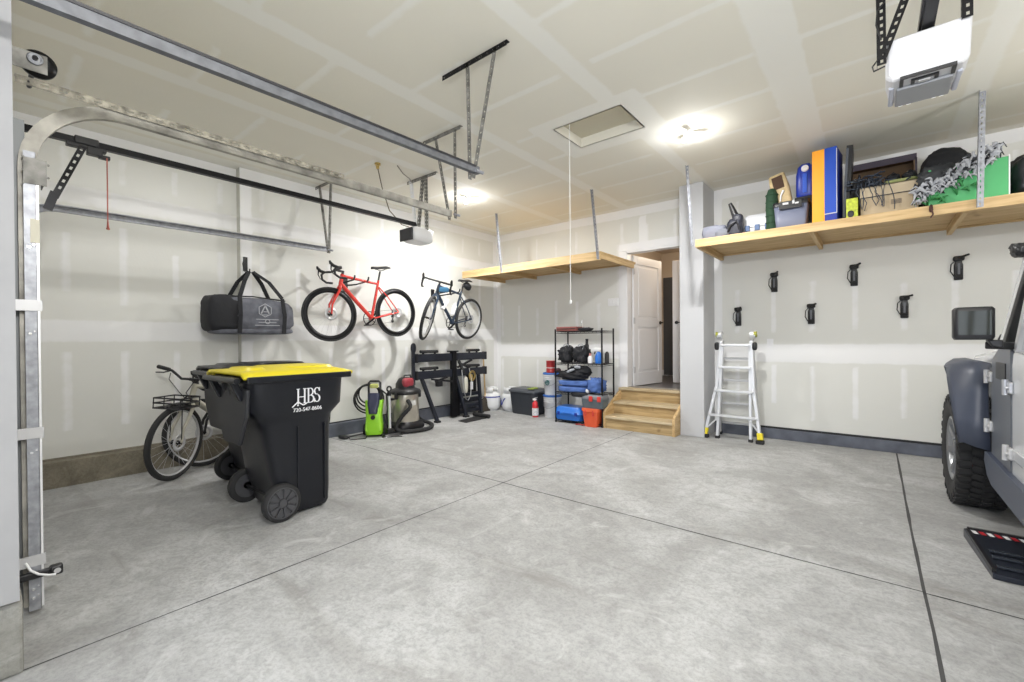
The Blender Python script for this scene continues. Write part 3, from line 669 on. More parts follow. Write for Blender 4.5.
# ------------------------------------------------------------------ wheeled trash carts
def serif_HBS(m4):
    """H B S with serifs and a little roof line, drawn in a 2D frame about .36 wide"""
    b = MB(); b.M = m4
    def R(x0, z0, x1, z1): b.prism([(x0, z0), (x1, z0), (x1, z1), (x0, z1)], .0015, Matrix())
    def arc(cx, cy, rx, ry, a0, a1, w0, w1, n=14):
        for i in range(n):
            a, c_ = a0+(a1-a0)*i/n, a0+(a1-a0)*(i+1)/n
            f = lambda q: w0+(w1-w0)*abs(math.cos(q))
            P = [(cx+(rx-f(a)/2)*math.cos(a), cy+(ry-f(a)/2)*math.sin(a)), (cx+(rx+f(a)/2)*math.cos(a), cy+(ry+f(a)/2)*math.sin(a)),
                 (cx+(rx+f(c_)/2)*math.cos(c_), cy+(ry+f(c_)/2)*math.sin(c_)), (cx+(rx-f(c_)/2)*math.cos(c_), cy+(ry-f(c_)/2)*math.sin(c_))]
            b.prism(P if a1 > a0 else P[::-1], .0015, Matrix())
    h = .13
    for x in (0, .058): R(x, 0, x+.014, h); R(x-.008, h-.006, x+.022, h)
    R(.05, 0, .08, .006)
    R(.014, .055, .058, .062)
    x = .092
    R(x, 0, x+.014, h); R(x-.008, h-.006, x+.03, h); R(x-.008, 0, x+.03, .006)
    arc(x+.022, .096, .026, .031, -PI/2, PI/2, .006, .014); arc(x+.024, .034, .031, .031, -PI/2, PI/2, .006, .015); R(x+.01, .062, x+.026, .068)
    x = .178
    arc(x, .098, .022, .029, 0, PI, .006, .012); arc(x, .098, .022, .029, PI, 3*PI/2+.3, .006, .014); arc(x, .034, .024, .031, PI/2-.3, -PI/2, .006, .014); arc(x, .034, .024, .031, -PI/2, -PI, .006, .012)
    R(x-.030, 0, x-.024, .04); R(x+.022, .095, x+.027, .13)
    def L(p, q, w=.010):
        d = (V(q)-V(p)).normalized(); s_ = V((-d.y, d.x)); P = [V(p)-s_*w/2, V(q)-s_*w/2, V(q)+s_*w/2, V(p)+s_*w/2]; b.prism([(a.x, a.y) for a in P], .0015, Matrix())
    L((-.045, -.025), (.005, .018)); L((.005, .018), (.052, -.014)); L((.052, -.014), (.085, .0)); R(-.002, -.018, .012, -.004)
    return b
def cart(loc, label, lid_mat, logo):
    t = thing('wheeled_cart', label, 'trash cart', loc, group=None)
    # local: x = -.36..+.36 sideways, y from back (handle) to front, z up
    b = MB()
    b.loft([(.02, 0, .48, .265, .17), (.05, 0, .475, .28, .185), (.16, 0, .465, .282, .20), (.30, 0, .445, .284, .222), (.64, 0, .42, .288, .255), (.69, 0, .41, .308, .275),
            (.76, 0, .41, .342, .335), (.93, 0, .41, .350, .345), (.950, 0, .41, .352, .35), (.952, 0, .41, .362, .362), (.985, 0, .41, .362, .362), (.985, 0, .41, .33, .33)], n=48, p=7)
    b.build('cart_body', M['cartblk'], t)
    for y in (.40, .60):
        b = MB(); b.bar((.272, y, .06), (.286, y, .62), .012, .03); b.build('rib', M['cartblk'], t, bevel=.006)
    for q, d_ in (((.325, .41, .968), (.10, .735, .042)), ((0, .41+.36, .968), (.70, .03, .042))):
        b = MB(); b.box(q, d_); b.build('rim_band', M['cartblk'], t, bevel=.006)
    b = MB()   # swollen back panel
    b.prism([(-.14, .52), (.14, .52), (.27, .72), (.30, .90), (.16, .93), (.10, .87), (.05, .91), (0, .86), (-.05, .91), (-.10, .87), (-.16, .93), (-.30, .90), (-.27, .72)], .03, frame((0, .062, 0), (-1, 0, 0), (0, 0, 1), (0, 1, 0)))
    b.build('back_panel', mat('cart_back', (.028, .029, .033), .5), t, bevel=.012)
    for sx in (-1, 1):
        b = MB(); b.bar((sx*.20, .07, .83), (sx*.20, .0, .98), .045, .045); b.build('hinge_lug', M['cartblk'], t, bevel=.01)
    b = MB(); b.cyl((-.31, .0, .965), (.31, .0, .965), .018); b.build('handle_bar', M['cartblk'], t)
    # lid
    b = MB()
    nx, ny = 12, 16; vs = []
    for j in range(ny+1):
        y = .025+.77*j/ny
        for i in range(nx+1):
            x = -.365+.73*i/nx
            ex = 1-abs(x)/.365; z = .992+.026*min(1, ex*7)*min(1, (1-j/ny)*9+.15)
            u = abs(x)/.365; vj = j/ny
            if .25 < vj < .9 and u < .72: z += .022*min(1, (.72-u)*7)*min(1, (vj-.25)*8, (.9-vj)*8)
            if vj > .93: z += .02*max(0, 1-abs(u-.0)*1.4)
            vs.append((x, y, z))
    fs = [(j*(nx+1)+i, j*(nx+1)+i+1, (j+1)*(nx+1)+i+1, (j+1)*(nx+1)+i) for j in range(ny) for i in range(nx)]
    o_ = len(vs); b.add(vs, fs, 0, True)
    o = b.build('lid', M[lid_mat], t); sd = o.modifiers.new('solid', 'SOLIDIFY'); sd.thickness = .022; sd.offset = -1
    b = MB(); b.loft([(.01, 0, 0, .10, .16, 3), (.03, 0, 0, .085, .145, 3)], n=28); b.M = Matrix.Translation((0, 0, 0)); 
    g = MB(); g.M = Matrix.Translation((.0, .52, 1.018)); g.loft([(0, 0, 0, .25, .23, 4), (.02, 0, 0, .23, .21, 4)], n=36); g.build('lid_dome', M[lid_mat], o, bevel=.004)
    g = MB(); g.M = Matrix.Translation((0, .17, 1.016)); g.loft([(0, 0, 0, .20, .10, 3), (.022, 0, 0, .16, .07, 3)], n=30); g.build('lid_step', M[lid_mat], o)
    # wheels
    for sx in (-1, 1):
        xw = sx*.312
        b = MB(); b.lathe([(.088, -.028), (.115, -.028), (.127, -.018), (.127, .018), (.115, .028), (.088, .028)], (xw, .27, .128), (1, 0, 0), 40, caps=False)
        wh = b.build('wheel', M['rubber'], t)
        b = MB(); b.lathe([(.098, -.02), (.098, .02)], (xw, .27, .128), (1, 0, 0), 32); b.cyl((xw-sx*.02, .27, .128), (xw+sx*.032, .27, .128), .026)
        b.torus((xw+sx*.024, .27, .128), (1, 0, 0), .100, .006)
        for k in range(10):
            a = k*2*PI/10
            b.prism([(.034, -.007), (.092, -.020), (.092, .020), (.034, .007)], .012, frame((xw+sx*.02, .27, .128), (0, math.cos(a), math.sin(a)), (0, -math.sin(a)*sx, math.cos(a)*sx), (sx, 0, 0)))
        b.build('hub_cap', M['cartgry'], wh)
    b = MB(); b.cyl((-.31, .27, .128), (.31, .27, .128), .012); b.build('axle', M['blackm'], t)
    if logo:
        m4 = frame((.3515, .37, .785), (0, .88, 0), (.02, 0, 1), (1, 0, -.02)) @ Matrix.Scale(.80, 4)
        serif_HBS(m4).build('letters', M['text'], t)
        b = text_mb('720-547-8606', .037, frame((.3495, .445, .742), (0, 1, 0), (.04, 0, 1), (1, 0, -.04))); b.build('phone_number', M['text'], t)
    return t
cart((-3.51, 1.08, 0), 'black wheeled trash cart with a yellow lid and white HBS lettering', 'yellow', True).scale.z = 1.035
cart((-4.245, 1.21, 0), 'all-black wheeled trash cart standing behind the yellow-lidded one', 'cartblk', False).scale.z = 1.035
# ------------------------------------------------------------------ bicycles
def wheel(b0, t, name, c, S, R, rimd, tire_w, rimm, spoke_n=24, deep=True):
    """c = axle centre in bike frame, S = matrix (steer) applied to bike-frame coordinates"""
    b = MB(); b.M = S; b.torus(c, (0, 1, 0), R-tire_w/2, tire_w/2, 48, 10); w = b.build(name, M['rubber'], t)
    b = MB(); b.M = S; Ro = R-tire_w*.8
    b.lathe([(Ro, -.010), (Ro, .010), (Ro-rimd*.5, .013), (Ro-rimd, .006), (Ro-rimd, -.006), (Ro-rimd*.5, -.013), (Ro, -.010)], c, (0, 1, 0), 48, caps=False); b.build('rim', rimm, w)
    b = MB(); b.M = S
    for k in range(spoke_n):
        a = 2*PI*k/spoke_n; s_ = 1 if k % 2 else -1; a2 = a+.35*(1 if k % 4 < 2 else -1)
        b.tube([(c[0]+.022*math.cos(a2), c[1]+s_*.025, c[2]+.022*math.sin(a2)), (c[0]+(Ro-rimd)*math.cos(a), c[1], c[2]+(Ro-rimd)*math.sin(a))], .0012, 4, cap=False)
    b.build('spokes', M['silver'], w)
    b = MB(); b.M = S; b.cyl((c[0], c[1]-.05, c[2]), (c[0], c[1]+.05, c[2]), .012); b.lathe([(.02, -.03), (.024, -.026), (.014, -.02), (.014, .02), (.024, .026), (.02, .03)], c, (0, 1, 0), 16); b.build('hub', M['blackm'], w)
    b = MB(); b.M = S; b.lathe([(.045, .034), (.078, .034), (.078, .036), (.045, .036), (.045, .034)], c, (0, 1, 0), 32, caps=False)
    for k in range(5):
        a = 2*PI*k/5; b.bar((c[0]+.015*math.cos(a), .035, c[2]+.015*math.sin(a)), (c[0]+.05*math.cos(a+.4), .035, c[2]+.05*math.sin(a+.4)), .006, .003)
    b.build('brake_rotor', M['silver'], w); return w
def bicycle(name, label, mtx, frame_m, steer, style, wheelbase=.99, rimd=.05, tw=.027, frame2=None, fork_m=None):
    t = thing(name, label, 'bicycle', mtx=mtx)
    fm = M[frame_m]; f2 = M[fork_m or frame_m]
    R = .34; WB = wheelbase
    FA = V((WB, 0, R)); RA = V((0, 0, R)); BB = V((.405, 0, .27))
    ax = V((-.292, 0, .956)); crown = FA + V((-.045, 0, -.012)) + ax*.385; hb = crown + ax*.02; ht = crown + ax*(.15 if style != 'city' else .17)
    st = BB + V((-.275, 0, .961))*.50
    # steering matrix
    S = Matrix.Translation(crown) @ Matrix.Rotation(steer, 4, ax) @ Matrix.Translation(-crown)
    I = Matrix()
    wheel(None, t, 'rear_wheel', RA, I, R, rimd, tw, M['blackm'] if rimd > .03 else M['silver'])
    wheel(None, t, 'front_wheel', FA, S, R, rimd, tw, M['blackm'] if rimd > .03 else M['silver'])
    b = MB()
    dn = .026 if style != 'city' else .030
    b.tube([hb, ht], .024, 14); b.tube([ht-ax*.02, st+V((0, 0, -.02))], [.021, .015], 12); b.tube([hb+ax*.01, (hb+BB)/2, BB], [dn, dn, dn*.9], 12)
    b.tube([BB, st+V((-.275, 0, .961))*.03], [.020, .016], 12)
    for s_ in (-1, 1):
        b.tube([BB+V((-.02, s_*.03, 0)), V((.16, s_*.055, .31)), RA+V((.01, s_*.062, 0))], [.012, .010, .009], 8)
        b.tube([st+V((0, s_*.012, -.06)), V((.16, s_*.045, .56)), RA+V((0, s_*.062, 0))], [.009, .008, .008], 8)
    b.cyl(BB+V((0, -.036, 0)), BB+V((0, .036, 0)), .026)
    b.build('bike_frame', fm, t)
    b = MB(); b.M = S
    for s_ in (-1, 1): b.tube([crown+V((0, s_*.01, 0)), crown-ax*.05+V((.005, s_*.045, 0)), FA-V((-.0, -s_*.052, 0))+V((-.02, 0, .12)), FA+V((0, s_*.052, 0))], [.020, .017, .013, .010], 10)
    b.tube([crown-ax*.03, crown+ax*.02], .022, 12); b.build('fork', f2, t)
    top = ht + ax*.035
    b = MB(); b.M = S; fd = V((.956, 0, .20)).normalized(); bc = top + fd*.09; b.tube([ht, top+ax*.01], .016, 10); b.tube([top, bc], .015, 10); b.build('stem', M['black'], t)
    b = MB(); b.M = S
    if style == 'city':
        for s_ in (-1, 1): b.tube([bc, bc+V((0, s_*.08, 0)), bc+V((-.01, s_*.18, .07)), bc+V((-.05, s_*.34, .095))], .012, 8)
        o = b.build('handlebar', M['black'], t)
        for s_ in (-1, 1):
            g = MB(); g.M = S; g.tube([bc+V((-.025, s_*.22, .078)), bc+V((-.055, s_*.35, .097))], [.017, .019], 10); g.build('grip', M['rubber'], o)
            g = MB(); g.M = S; g.tube([bc+V((-.01, s_*.19, .07)), bc+V((.04, s_*.22, .055)), bc+V((.02, s_*.31, .05))], .006, 6); g.build('brake_lever', M['blackm'], o)
            g = MB(); g.M = S; g.tube([bc+V((.02, s_*.17, .05)), bc+V((.10, s_*.12, .0)), bc+V((.08, s_*.03, -.12)), crown+V((.03, s_*.02, .02))], .0035, 6); g.build('cable', M['black'], o)
    else:
        for s_ in (-1, 1):
            P = [bc, bc+V((0, s_*.16, 0)), bc+V((.02, s_*.205, .005)), bc+V((.075, s_*.21, .0)), bc+V((.105, s_*.212, -.035)), bc+V((.10, s_*.216, -.09)), bc+V((.05, s_*.22, -.128)), bc+V((-.03, s_*.222, -.135))]
            b.tube(P, .0145, 10)
        o = b.build('handlebar', M['black'], t)
        for s_ in (-1, 1):
            g = MB(); g.M = S; g.tube([bc+V((.06, s_*.21, .0)), bc+V((.11, s_*.212, .015)), bc+V((.145, s_*.212, .05)), bc+V((.15, s_*.212, .075))], [.017, .019, .018, .011], 10)
            g.tube([bc+V((.135, s_*.212, .03)), bc+V((.145, s_*.214, -.03)), bc+V((.12, s_*.216, -.09))], [.010, .007, .005], 8); g.build('brake_hood', M['rubber'], o)
    sp = st + V((-.275, 0, .961))*.16
    b = MB(); b.tube([st, sp], .0135, 10); b.build('seat_post', M['black'], t)
    b = MB()
    prof = [(-.13, .072, .012), (-.10, .078, .018), (-.04, .055, .012), (.03, .028, .004), (.10, .020, .002), (.135, .014, -.002)]
    vs = []; n = 12
    for x, w_, z in prof:
        for k in range(n):
            a = 2*PI*k/n; vs.append(sp+V((x+.0, w_*math.cos(a), .045+z+.016*math.sin(a)-.010*abs(math.cos(a)))))
    fs = [(i*n+k, i*n+(k+1) % n, (i+1)*n+(k+1) % n, (i+1)*n+k) for i in range(len(prof)-1) for k in range(n)] + [tuple(range(n-1, -1, -1)), tuple(range((len(prof)-1)*n, len(prof)*n))]
    b.add(vs, fs, 0, True); b.tube([sp+V((-.08, 0, .03)), sp+V((-.02, 0, .01)), sp+V((.08, 0, .03))], .006, 6); b.build('saddle', M['black'], t)
    b = MB(); b.torus(BB+V((0, -.045, 0)), (0, 1, 0), .092, .006, 36, 6)
    for k in range(5): a = k*2*PI/5; b.bar(BB+V((0, -.045, 0)), BB+V((.09*math.cos(a), -.045, .09*math.sin(a))), .014, .006)
    for s_, a in ((-1, 2.6), (1, 2.6-PI)):
        d = V((math.cos(a), 0, math.sin(a))); b.bar(BB+V((0, s_*.058, 0)), BB+d*.172+V((0, s_*.066, 0)), .022, .014, up=(0, 1, 0))
    cr = b.build('crankset', M['blackm'], t)
    for s_, a in ((-1, 2.6), (1, 2.6-PI)):
        d = V((math.cos(a), 0, math.sin(a))); p = BB+d*.172; g = MB(); g.box(p+V((0, s_*.11, 0)), (.06, .07, .016)); g.build('pedal', M['black'], cr, bevel=.003)
    b = MB(); cs = RA+V((0, -.045, 0))
    for r_ in (.028, .036, .044): b.lathe([(r_-.01, 0), (r_, 0), (r_, .003), (r_-.01, .003)], cs+V((0, (.044-r_)*1.0, 0)), (0, 1, 0), 24)
    b.bar(cs+V((.03, 0, -.02)), cs+V((.035, 0, -.12)), .02, .012); b.cyl(cs+V((.03, -.01, -.05)), cs+V((.03, .01, -.05)), .02); b.cyl(cs+V((.038, -.008, -.12)), cs+V((.038, .008, -.12)), .02)
    b.build('derailleur', M['black'], t)
    b = MB(); b.bar(BB+V((0, -.045, .09)), cs+V((0, 0, .04)), .006, .004); b.bar(BB+V((0, -.045, -.09)), cs+V((.04, 0, -.13)), .006, .004); b.build('chain', M['blackm'], t)
    return t, dict(S=S, st=st, sp=sp, ht=ht, hb=hb, BB=BB, FA=FA, crown=crown, bc=bc, ax=ax)
# red bike hung on the left wall: front toward -Y, its left side toward the room
def bike_mtx(rear, front, up=(0, 0, 1), R=.34):
    """rear, front = axle centres in the world"""
    r, f = V(rear), V(front); x = (f-r).normalized(); u = V(up); y = u.cross(x).normalized(); z = x.cross(y)
    return frame(r - z*R, x, y, z)
RW_R, RW_F = (-5.22, 3.79, 1.660), (-5.20, 2.82, 1.597)
t, g = bicycle('road_bicycle', 'red road bicycle with deep black rims hung on the left wall', bike_mtx(RW_R, RW_F), 'red', -.16, 'drop')
m = ROOTM[t.name]
def wall_mount(pt, label, xw=XW):
    t = thing('bicycle_wall_mount', label, 'wall mount', (xw, pt[1], pt[2]-.05))
    b = MB(); b.b2((xw, pt[1]-.035, pt[2]-.16), (xw+.018, pt[1]+.035, pt[2]+.05)); b.build('wall_plate', M['black'], t, world=True, bevel=.006)
    for dy in (-.09, .11):
        b = MB(); b.tube([(xw+.015, pt[1]+dy*.3, pt[2]-.06), (xw+.10, pt[1]+dy, pt[2]-.05), (pt[0]+.02, pt[1]+dy, pt[2]-.03), (pt[0]+.045, pt[1]+dy, pt[2]+.0), (pt[0]+.05, pt[1]+dy, pt[2]+.025)], .011, 8); b.build('support_arm', M['rubber'], t, world=True)
wp = m @ ((g['st']*.45+g['ht']*.55)); wall_mount(wp, 'black two-arm wall mount carrying the red road bicycle')
RB_R, RB_F = (-5.20, 5.22, 1.615), (-5.10, 4.28, 1.60)
t2, g2 = bicycle('gravel_bicycle', 'dark blue gravel bicycle with frame bag hung on the left wall near the corner', bike_mtx(RB_R, RB_F, (.16, 0, 1)), 'navy', .56, 'drop', rimd=.022, tw=.05, fork_m='navy')
m2 = ROOTM[t2.name]; wp = m2 @ ((g2['st']*.6+g2['ht']*.4)); wall_mount(wp, 'black two-arm wall mount carrying the dark blue bicycle')
b = MB(); p = g2['ht']*.82+g2['st']*.18; b.M = Matrix.Translation(p+V((0, 0, -.01))); b.blob((0, 0, -.04), (.24, .06, .085), 4, rot=(0, .05, 0)); b.build('frame_bag', mat('bag_blue', (.03, .12, .22), .7), t2)
b = MB(); p = g2['sp']; b.blob(p+V((-.10, 0, -.03)), (.16, .08, .11), 3, .05, rot=(0, -.5, 0)); b.build('saddle_bag', M['bagblk'], t2)
for q, mm in (((g2['BB']*.5+g2['hb']*.5)+V((-.0, 0, .06)), M['white']), ((g2['BB']*.55+g2['st']*.45)+V((.06, 0, .0)), M['white'])):
    b = MB(); d = V((-.62, 0, .78)) if q.x > .45 else V((-.275, 0, .961)); b.lathe([(.034, -.09), (.036, -.08), (.036, .05), (.026, .07), (.018, .085), (.018, .10)], q, -d if q.x > .45 and False else d, 16); b.build('water_bottle', mm, t2)
# commuter bike on the floor, leaning against the left wall
def leaning(contact_f, contact_r, lean):
    f, r = V(contact_f), V(contact_r); x = (f-r).normalized(); z = V((0, 0, 1)); y = z.cross(x)
    z = (z*math.cos(lean) - y*math.sin(lean)); y = z.cross(x)
    return frame(r, x, y, z)
mt = leaning((-4.93, 1.16, .004), (-5.05, 2.24, .004), .12)
t3, g3 = bicycle('commuter_bicycle', 'beige commuter bicycle with black front rack leaning by the left wall', mt, 'beige', .60, 'city', wheelbase=1.09, rimd=.016, tw=.05)
b = MB(); b.M = g3['S']; c = g3['crown']+V((.17, 0, -.03))
for z in (0, .045, .09):
    P = [c+V((-.12, -.12, z)), c+V((.12, -.12, z)), c+V((.12, .12, z)), c+V((-.12, .12, z))]; b.tube(P, .007, 6, closed=True)
for k in range(5):
    x = -.12+.06*k; b.tube([c+V((x, -.12, 0)), c+V((x, .12, 0))], .0045, 6)
for x in (-.12, 0, .12):
    for y in (-.12, .12): b.tube([c+V((x, y, 0)), c+V((x, y, .09))], .005, 6)
for y in (-.05, .05): b.tube([c+V((-.12, y, .03)), g3['crown']+V((.02, y*.3, .06))], .008, 6); b.tube([c+V((.0, y, 0)), g3['FA']+V((0, y*1.1, .02))], .005, 6)
b.build('front_rack', M['black'], t3)
b = MB(); b.M = g3['S']; b.torus(g3['FA'], (0, 1, 0), .355, .012, 18, 6, a0=-.35, a1=.35); b.build('fender', M['black'], t3)
mt = leaning((-5.26, 1.47, .004), (-5.26, 2.49, .004), .05)
t4, g4 = bicycle('hybrid_bicycle', 'second dark bicycle parked behind the beige one, mostly hidden by the carts', mt, 'black', .0, 'drop', wheelbase=1.02, rimd=.018, tw=.045)
# ------------------------------------------------------------------ duffel bag on a hook
t = thing('wall_hook', 'black wall hook the duffel bag hangs from', 'hook', (XW, 1.98, 2.1))
b = MB(); b.b2((XW+.001, 1.955, 2.07), (XW+.012, 2.0, 2.23)); b.tube([(XW+.01, 1.975, 2.21), (XW+.05, 1.95, 2.20), (XW+.07, 1.93, 2.14), (XW+.10, 1.93, 2.06), (XW+.17, 1.94, 2.02), (XW+.20, 1.95, 2.03), (XW+.21, 1.95, 2.07)], .007, 8); b.build('hook_body', M['black'], t, world=True, bevel=.004)
BX = -5.32
t = thing('duffel_bag', 'black and grey duffel bag with white emblem hanging by its straps on the left wall', 'bag', (BX, 1.9, 1.55))
b = MB(); b.blob((BX, 1.95, 1.55), (.36, .84, .37), 4.2, .07, 5, 3, nu=40, nv=30, rot=(math.radians(-3), 0, 0)); b.build('bag_body', M['baggry'], t, world=True)
b = MB(); b.blob((BX, 1.66, 1.56), (.372, .33, .385), 4.5, .06, 5, 4, nu=32, nv=24); b.build('end_panel', M['bagblk'], t, world=True)
b = MB(); b.blob((BX, 1.95, 1.375), (.35, .82, .07), 4, .03, 5, 4, nu=32, nv=14); b.build('base_panel', M['baggry'], t, world=True)
for y0, y1 in ((1.77, 1.93), (2.22, 1.97)):
    for sx in (1, -1):
        b = MB(); x = BX+.19*sx
        pts = [(x-.01*sx, y0, 1.35), (x+.006*sx, y0+.005, 1.55), (x-.02*sx, y0*.95+y1*.05, 1.74), (BX+.10*sx, (y0+y1)/2, 1.92), (BX-.0, y1, 2.035)]
        for i in range(4): b.bar(pts[i], pts[i+1], .008 if True else .04, .042, up=(0, 1, 0))
        b.build('carry_strap', M['bagblk'], t, world=True, bevel=.002)
b = MB(); b.tube([(BX+.04, 1.64, 1.745), (BX+.05, 1.95, 1.755), (BX+.03, 2.3, 1.73)], .008, 6); b.build('zipper', M['black'], t, world=True)
b = MB(); m4 = Matrix.Translation((-BX, -1.9, -1.55)) @ frame((BX+.188, 2.02, 1.60), (0, 1, 0), (0, 0, 1), (1, 0, 0)) @ Matrix.Scale(1.15, 4); b.M = m4
hexp = [(.062*math.cos(PI/6+k*PI/3), .062*math.sin(PI/6+k*PI/3)) for k in range(6)]
for k in range(6):
    p, q = V(hexp[k]+(0,)), V(hexp[(k+1) % 6]+(0,)); b.bar(p, q, .006, .006)
b.bar((-.035, -.03, 0), (0, .045, 0), .010, .006); b.bar((.035, -.03, 0), (0, .045, 0), .012, .006); b.bar((-.015, -.012, 0), (.03, -.012, 0), .007, .006); b.bar((-.045, -.042, 0), (.045, -.042, 0), .006, .006)
for i, w_ in enumerate((.20, .16, .22)): b.bar((-w_/2+.02, -.085-.028*i, 0), (w_/2+.02, -.085-.028*i, 0), .006, .006)
b.torus((.02, -.105, 0), (0, 0, 1), .02, .004, 20, 6); b.build('emblem', M['wicker'], t)
# ------------------------------------------------------------------ empty wall hooks on the back wall
def hook_proto():
    t = thing('bicycle_hook', 'x', 'hook')
    b = MB(); b.loft([(-.13, 0, -.012, .028, .012, 4), (-.125, 0, -.014, .034, .014, 4), (.02, 0, -.014, .034, .014, 4), (.05, 0, -.012, .026, .012, 4), (.11, 0, -.012, .03, .012, 4)], n=20); b.build('back_plate', M['black'], t, bevel=.002)
    b = MB(); b.blob((0, -.035, .085), (.085, .06, .05), 4); b.tube([(0, -.05, .085), (.03, -.11, .095), (.055, -.16, .10)], [.014, .011, .011], 8); b.build('hook_arm', M['rubber'], t)
    b = MB()
    for k in range(6): b.tube([(-.028, -.03, -.115+.022*k), (0, -.04, -.108+.022*k), (.028, -.03, -.115+.022*k)], .006, 6)
    b.tube([(-.03, -.02, .06), (-.055, -.03, .03), (-.06, -.03, -.04), (-.03, -.03, -.10)], .005, 6); b.build('tire_strap', M['rubber'], t)
    b = MB(); b.box((0, -.045, -.02), (.018, .004, .11)); b.build('strap_label', mat('strap_grey', (.10, .105, .12), .5), t)
    return t
hp = hook_proto()
HK = [((-1.36, 1.55), 'empty black bicycle hook right above the ladder, leftmost of the row'),
      ((-.95, 1.96), 'empty black bicycle hook, leftmost of the three upper ones under the shelf'),
      ((-.57, 1.55), 'empty black bicycle hook, middle one of the lower row'),
      ((-.165, 1.97), 'empty black bicycle hook, middle one of the three upper ones'),
      ((.26, 1.59), 'empty black bicycle hook, lower one nearest the silver car'),
      ((.67, 1.96), 'empty black bicycle hook, upper one above the car mirror')]
for i, ((x, z), lb) in enumerate(HK):
    o = hp if i == 0 else copy_tree(hp); o.location = (x, YB+.003, z); o['label'] = lb; o['group'] = 'empty bicycle hooks on the back wall'
    ROOTM[o.name] = Matrix.Translation((x, YB, z))
# ------------------------------------------------------------------ ladder
LY = 5.93
t = thing('folding_ladder', 'aluminium multi-position ladder with yellow feet standing folded against the wall', 'ladder', (-1.34, LY, 0))
def rail(name, p, q, w, m_, up=(0, 1, 0), d=.05):
    b = MB(); b.bar(p, q, w, d, up=up); b.build(name, M[m_], t, world=True, bevel=.004)
ltop, lmid = 1.27, .62
for s_, xt, xm, xb in ((-1, -1.50, -1.545, -1.66), (1, -1.16, -1.125, -1.04)):
    rail('outer_rail', (xm, LY+.06, lmid), (xt, LY+.12, ltop-.05), .036, 'alu')
    b = MB(); b.bar((xb, LY-.02, .06), (xm-.004*s_*0, LY+.055, lmid+.02), .034, .05, up=(0, 1, 0)); b.build('outer_rail', M['alu'], t, world=True, bevel=.004)
    rail('inner_rail', (xm+s_*-.022, LY+.01, .03), (xt-s_*.012, LY+.12, ltop-.1), .032, 'alu')
    rail('rear_rail', (xm+s_*.02, LY+.30, .03), (xt+s_*.0, LY+.17, ltop-.03), .030, 'silver')
    b = MB(); b.bar((xb+s_*.004, LY-.03, .045), (xb-s_*.006, LY-.012, .125), .062, .062, up=(0, 1, 0)); b.build('foot_cap', M['yellow'], t, world=True, bevel=.008)
    b = MB(); b.box((xb, LY-.035, .022), (.085, .075, .040)); b.build('rubber_foot', M['rubber'], t, world=True, bevel=.006)
    for p in ((xm+s_*-.022, LY+.008, .018), (xm+s_*.02, LY+.30, .018)):
        b = MB(); b.box(p, (.046, .06, .036)); b.build('rubber_foot', M['rubber'], t, world=True, bevel=.004)
    b = MB(); b.cyl((xt-s_*.01, LY+.13, ltop+.03), (xt+s_*.05, LY+.13, ltop+.03), .045); b.build('hinge', M['alu'], t, world=True)
    b = MB(); b.cyl((xt+s_*.032, LY+.12, ltop+.035), (xt+s_*.062, LY+.12, ltop+.035), .036); b.build('hinge_knob', mat('lime_knob', (.35, .36, .03), .4), t, world=True)
    b = MB(); b.blob((xt+s_*.045, LY+.09, ltop-.11), (.055, .07, .10), 3); b.build('lock_tab', M['black'], t, world=True)
    b = MB(); b.bar((xb-s_*.01, LY-.01, .12), (xm-s_*.06, LY+.0, .29), .022, .014); b.build('corner_brace', M['alu'], t, world=True)
for z, xa, xb_ in ((1.17, -1.50, -1.16), (.895, -1.515, -1.145), (.60, -1.56, -1.115), (.29, -1.625, -1.065)):
    f = z/ltop; b = MB(); b.box(((xa+xb_)/2, LY+.02+.09*f-.03, z), (xb_-xa, .07, .030)); b.build('rung', M['alu'], t, world=True, bevel=.006)
for z, f in ((1.0, .8), (.72, .6), (.42, .35), (.16, .1)):
    b = MB(); b.box((-1.335, LY+.31-.12*f, z), (.36+.05*(1-f), .03, .028)); b.build('rear_rung', M['silver'], t, world=True, bevel=.004)
# ------------------------------------------------------------------ things on the long shelf (top 2.418)
ZS = 2.419
_before = set(bpy.data.objects.keys())
def item(name, label, cat, loc, **k): return thing(name, label, cat, loc, **k)
# grey soft bag at the left end
t = item('soft_pouch', 'light grey soft pouch at the left end of the loaded shelf', 'bag', (-1.42, 5.5, ZS))
b = MB(); b.blob((0, 0, .085), (.27, .26, .17), 4, .12, 4, 5, flat=-.7); b.build('pouch_body', mat('pouch_grey', (.20, .21, .26), .75, bump=.3, bscale=20), t)
b = MB(); b.blob((.10, -.05, .06), (.17, .20, .11), 3, .15, 5, 9); b.build('pouch_flap', mat('pouch_dark', (.16, .17, .20), .75), t)
b = MB(); b.blob((.16, -.1, .012), (.05, .05, .024), 3); b.build('buckle', M['bagblk'], t)
# drill / car vacuum
t = item('cordless_tool', 'black cordless tool standing upright beside the grey pouch', 'tool', (-1.20, 5.44, ZS))
b = MB(); b.blob((0, 0, .10), (.16, .14, .20), 3.5, .08, 5, 2); b.blob((.03, 0, .19), (.11, .11, .12), 3); b.build('tool_body', mat('tool_dark', (.02, .022, .035), .5), t)
b = MB(); b.tube([(.02, 0, .20), (-.02, 0, .30), (-.05, 0, .375)], [.04, .03, .02], 12); b.build('tool_nozzle', M['black'], t)
b = MB(); b.tube([(-.06, -.07, .06), (-.03, -.085, .12), (.03, -.08, .16), (.06, -.06, .08)], .012, 8); b.build('tool_handle', M['bagblk'], t)
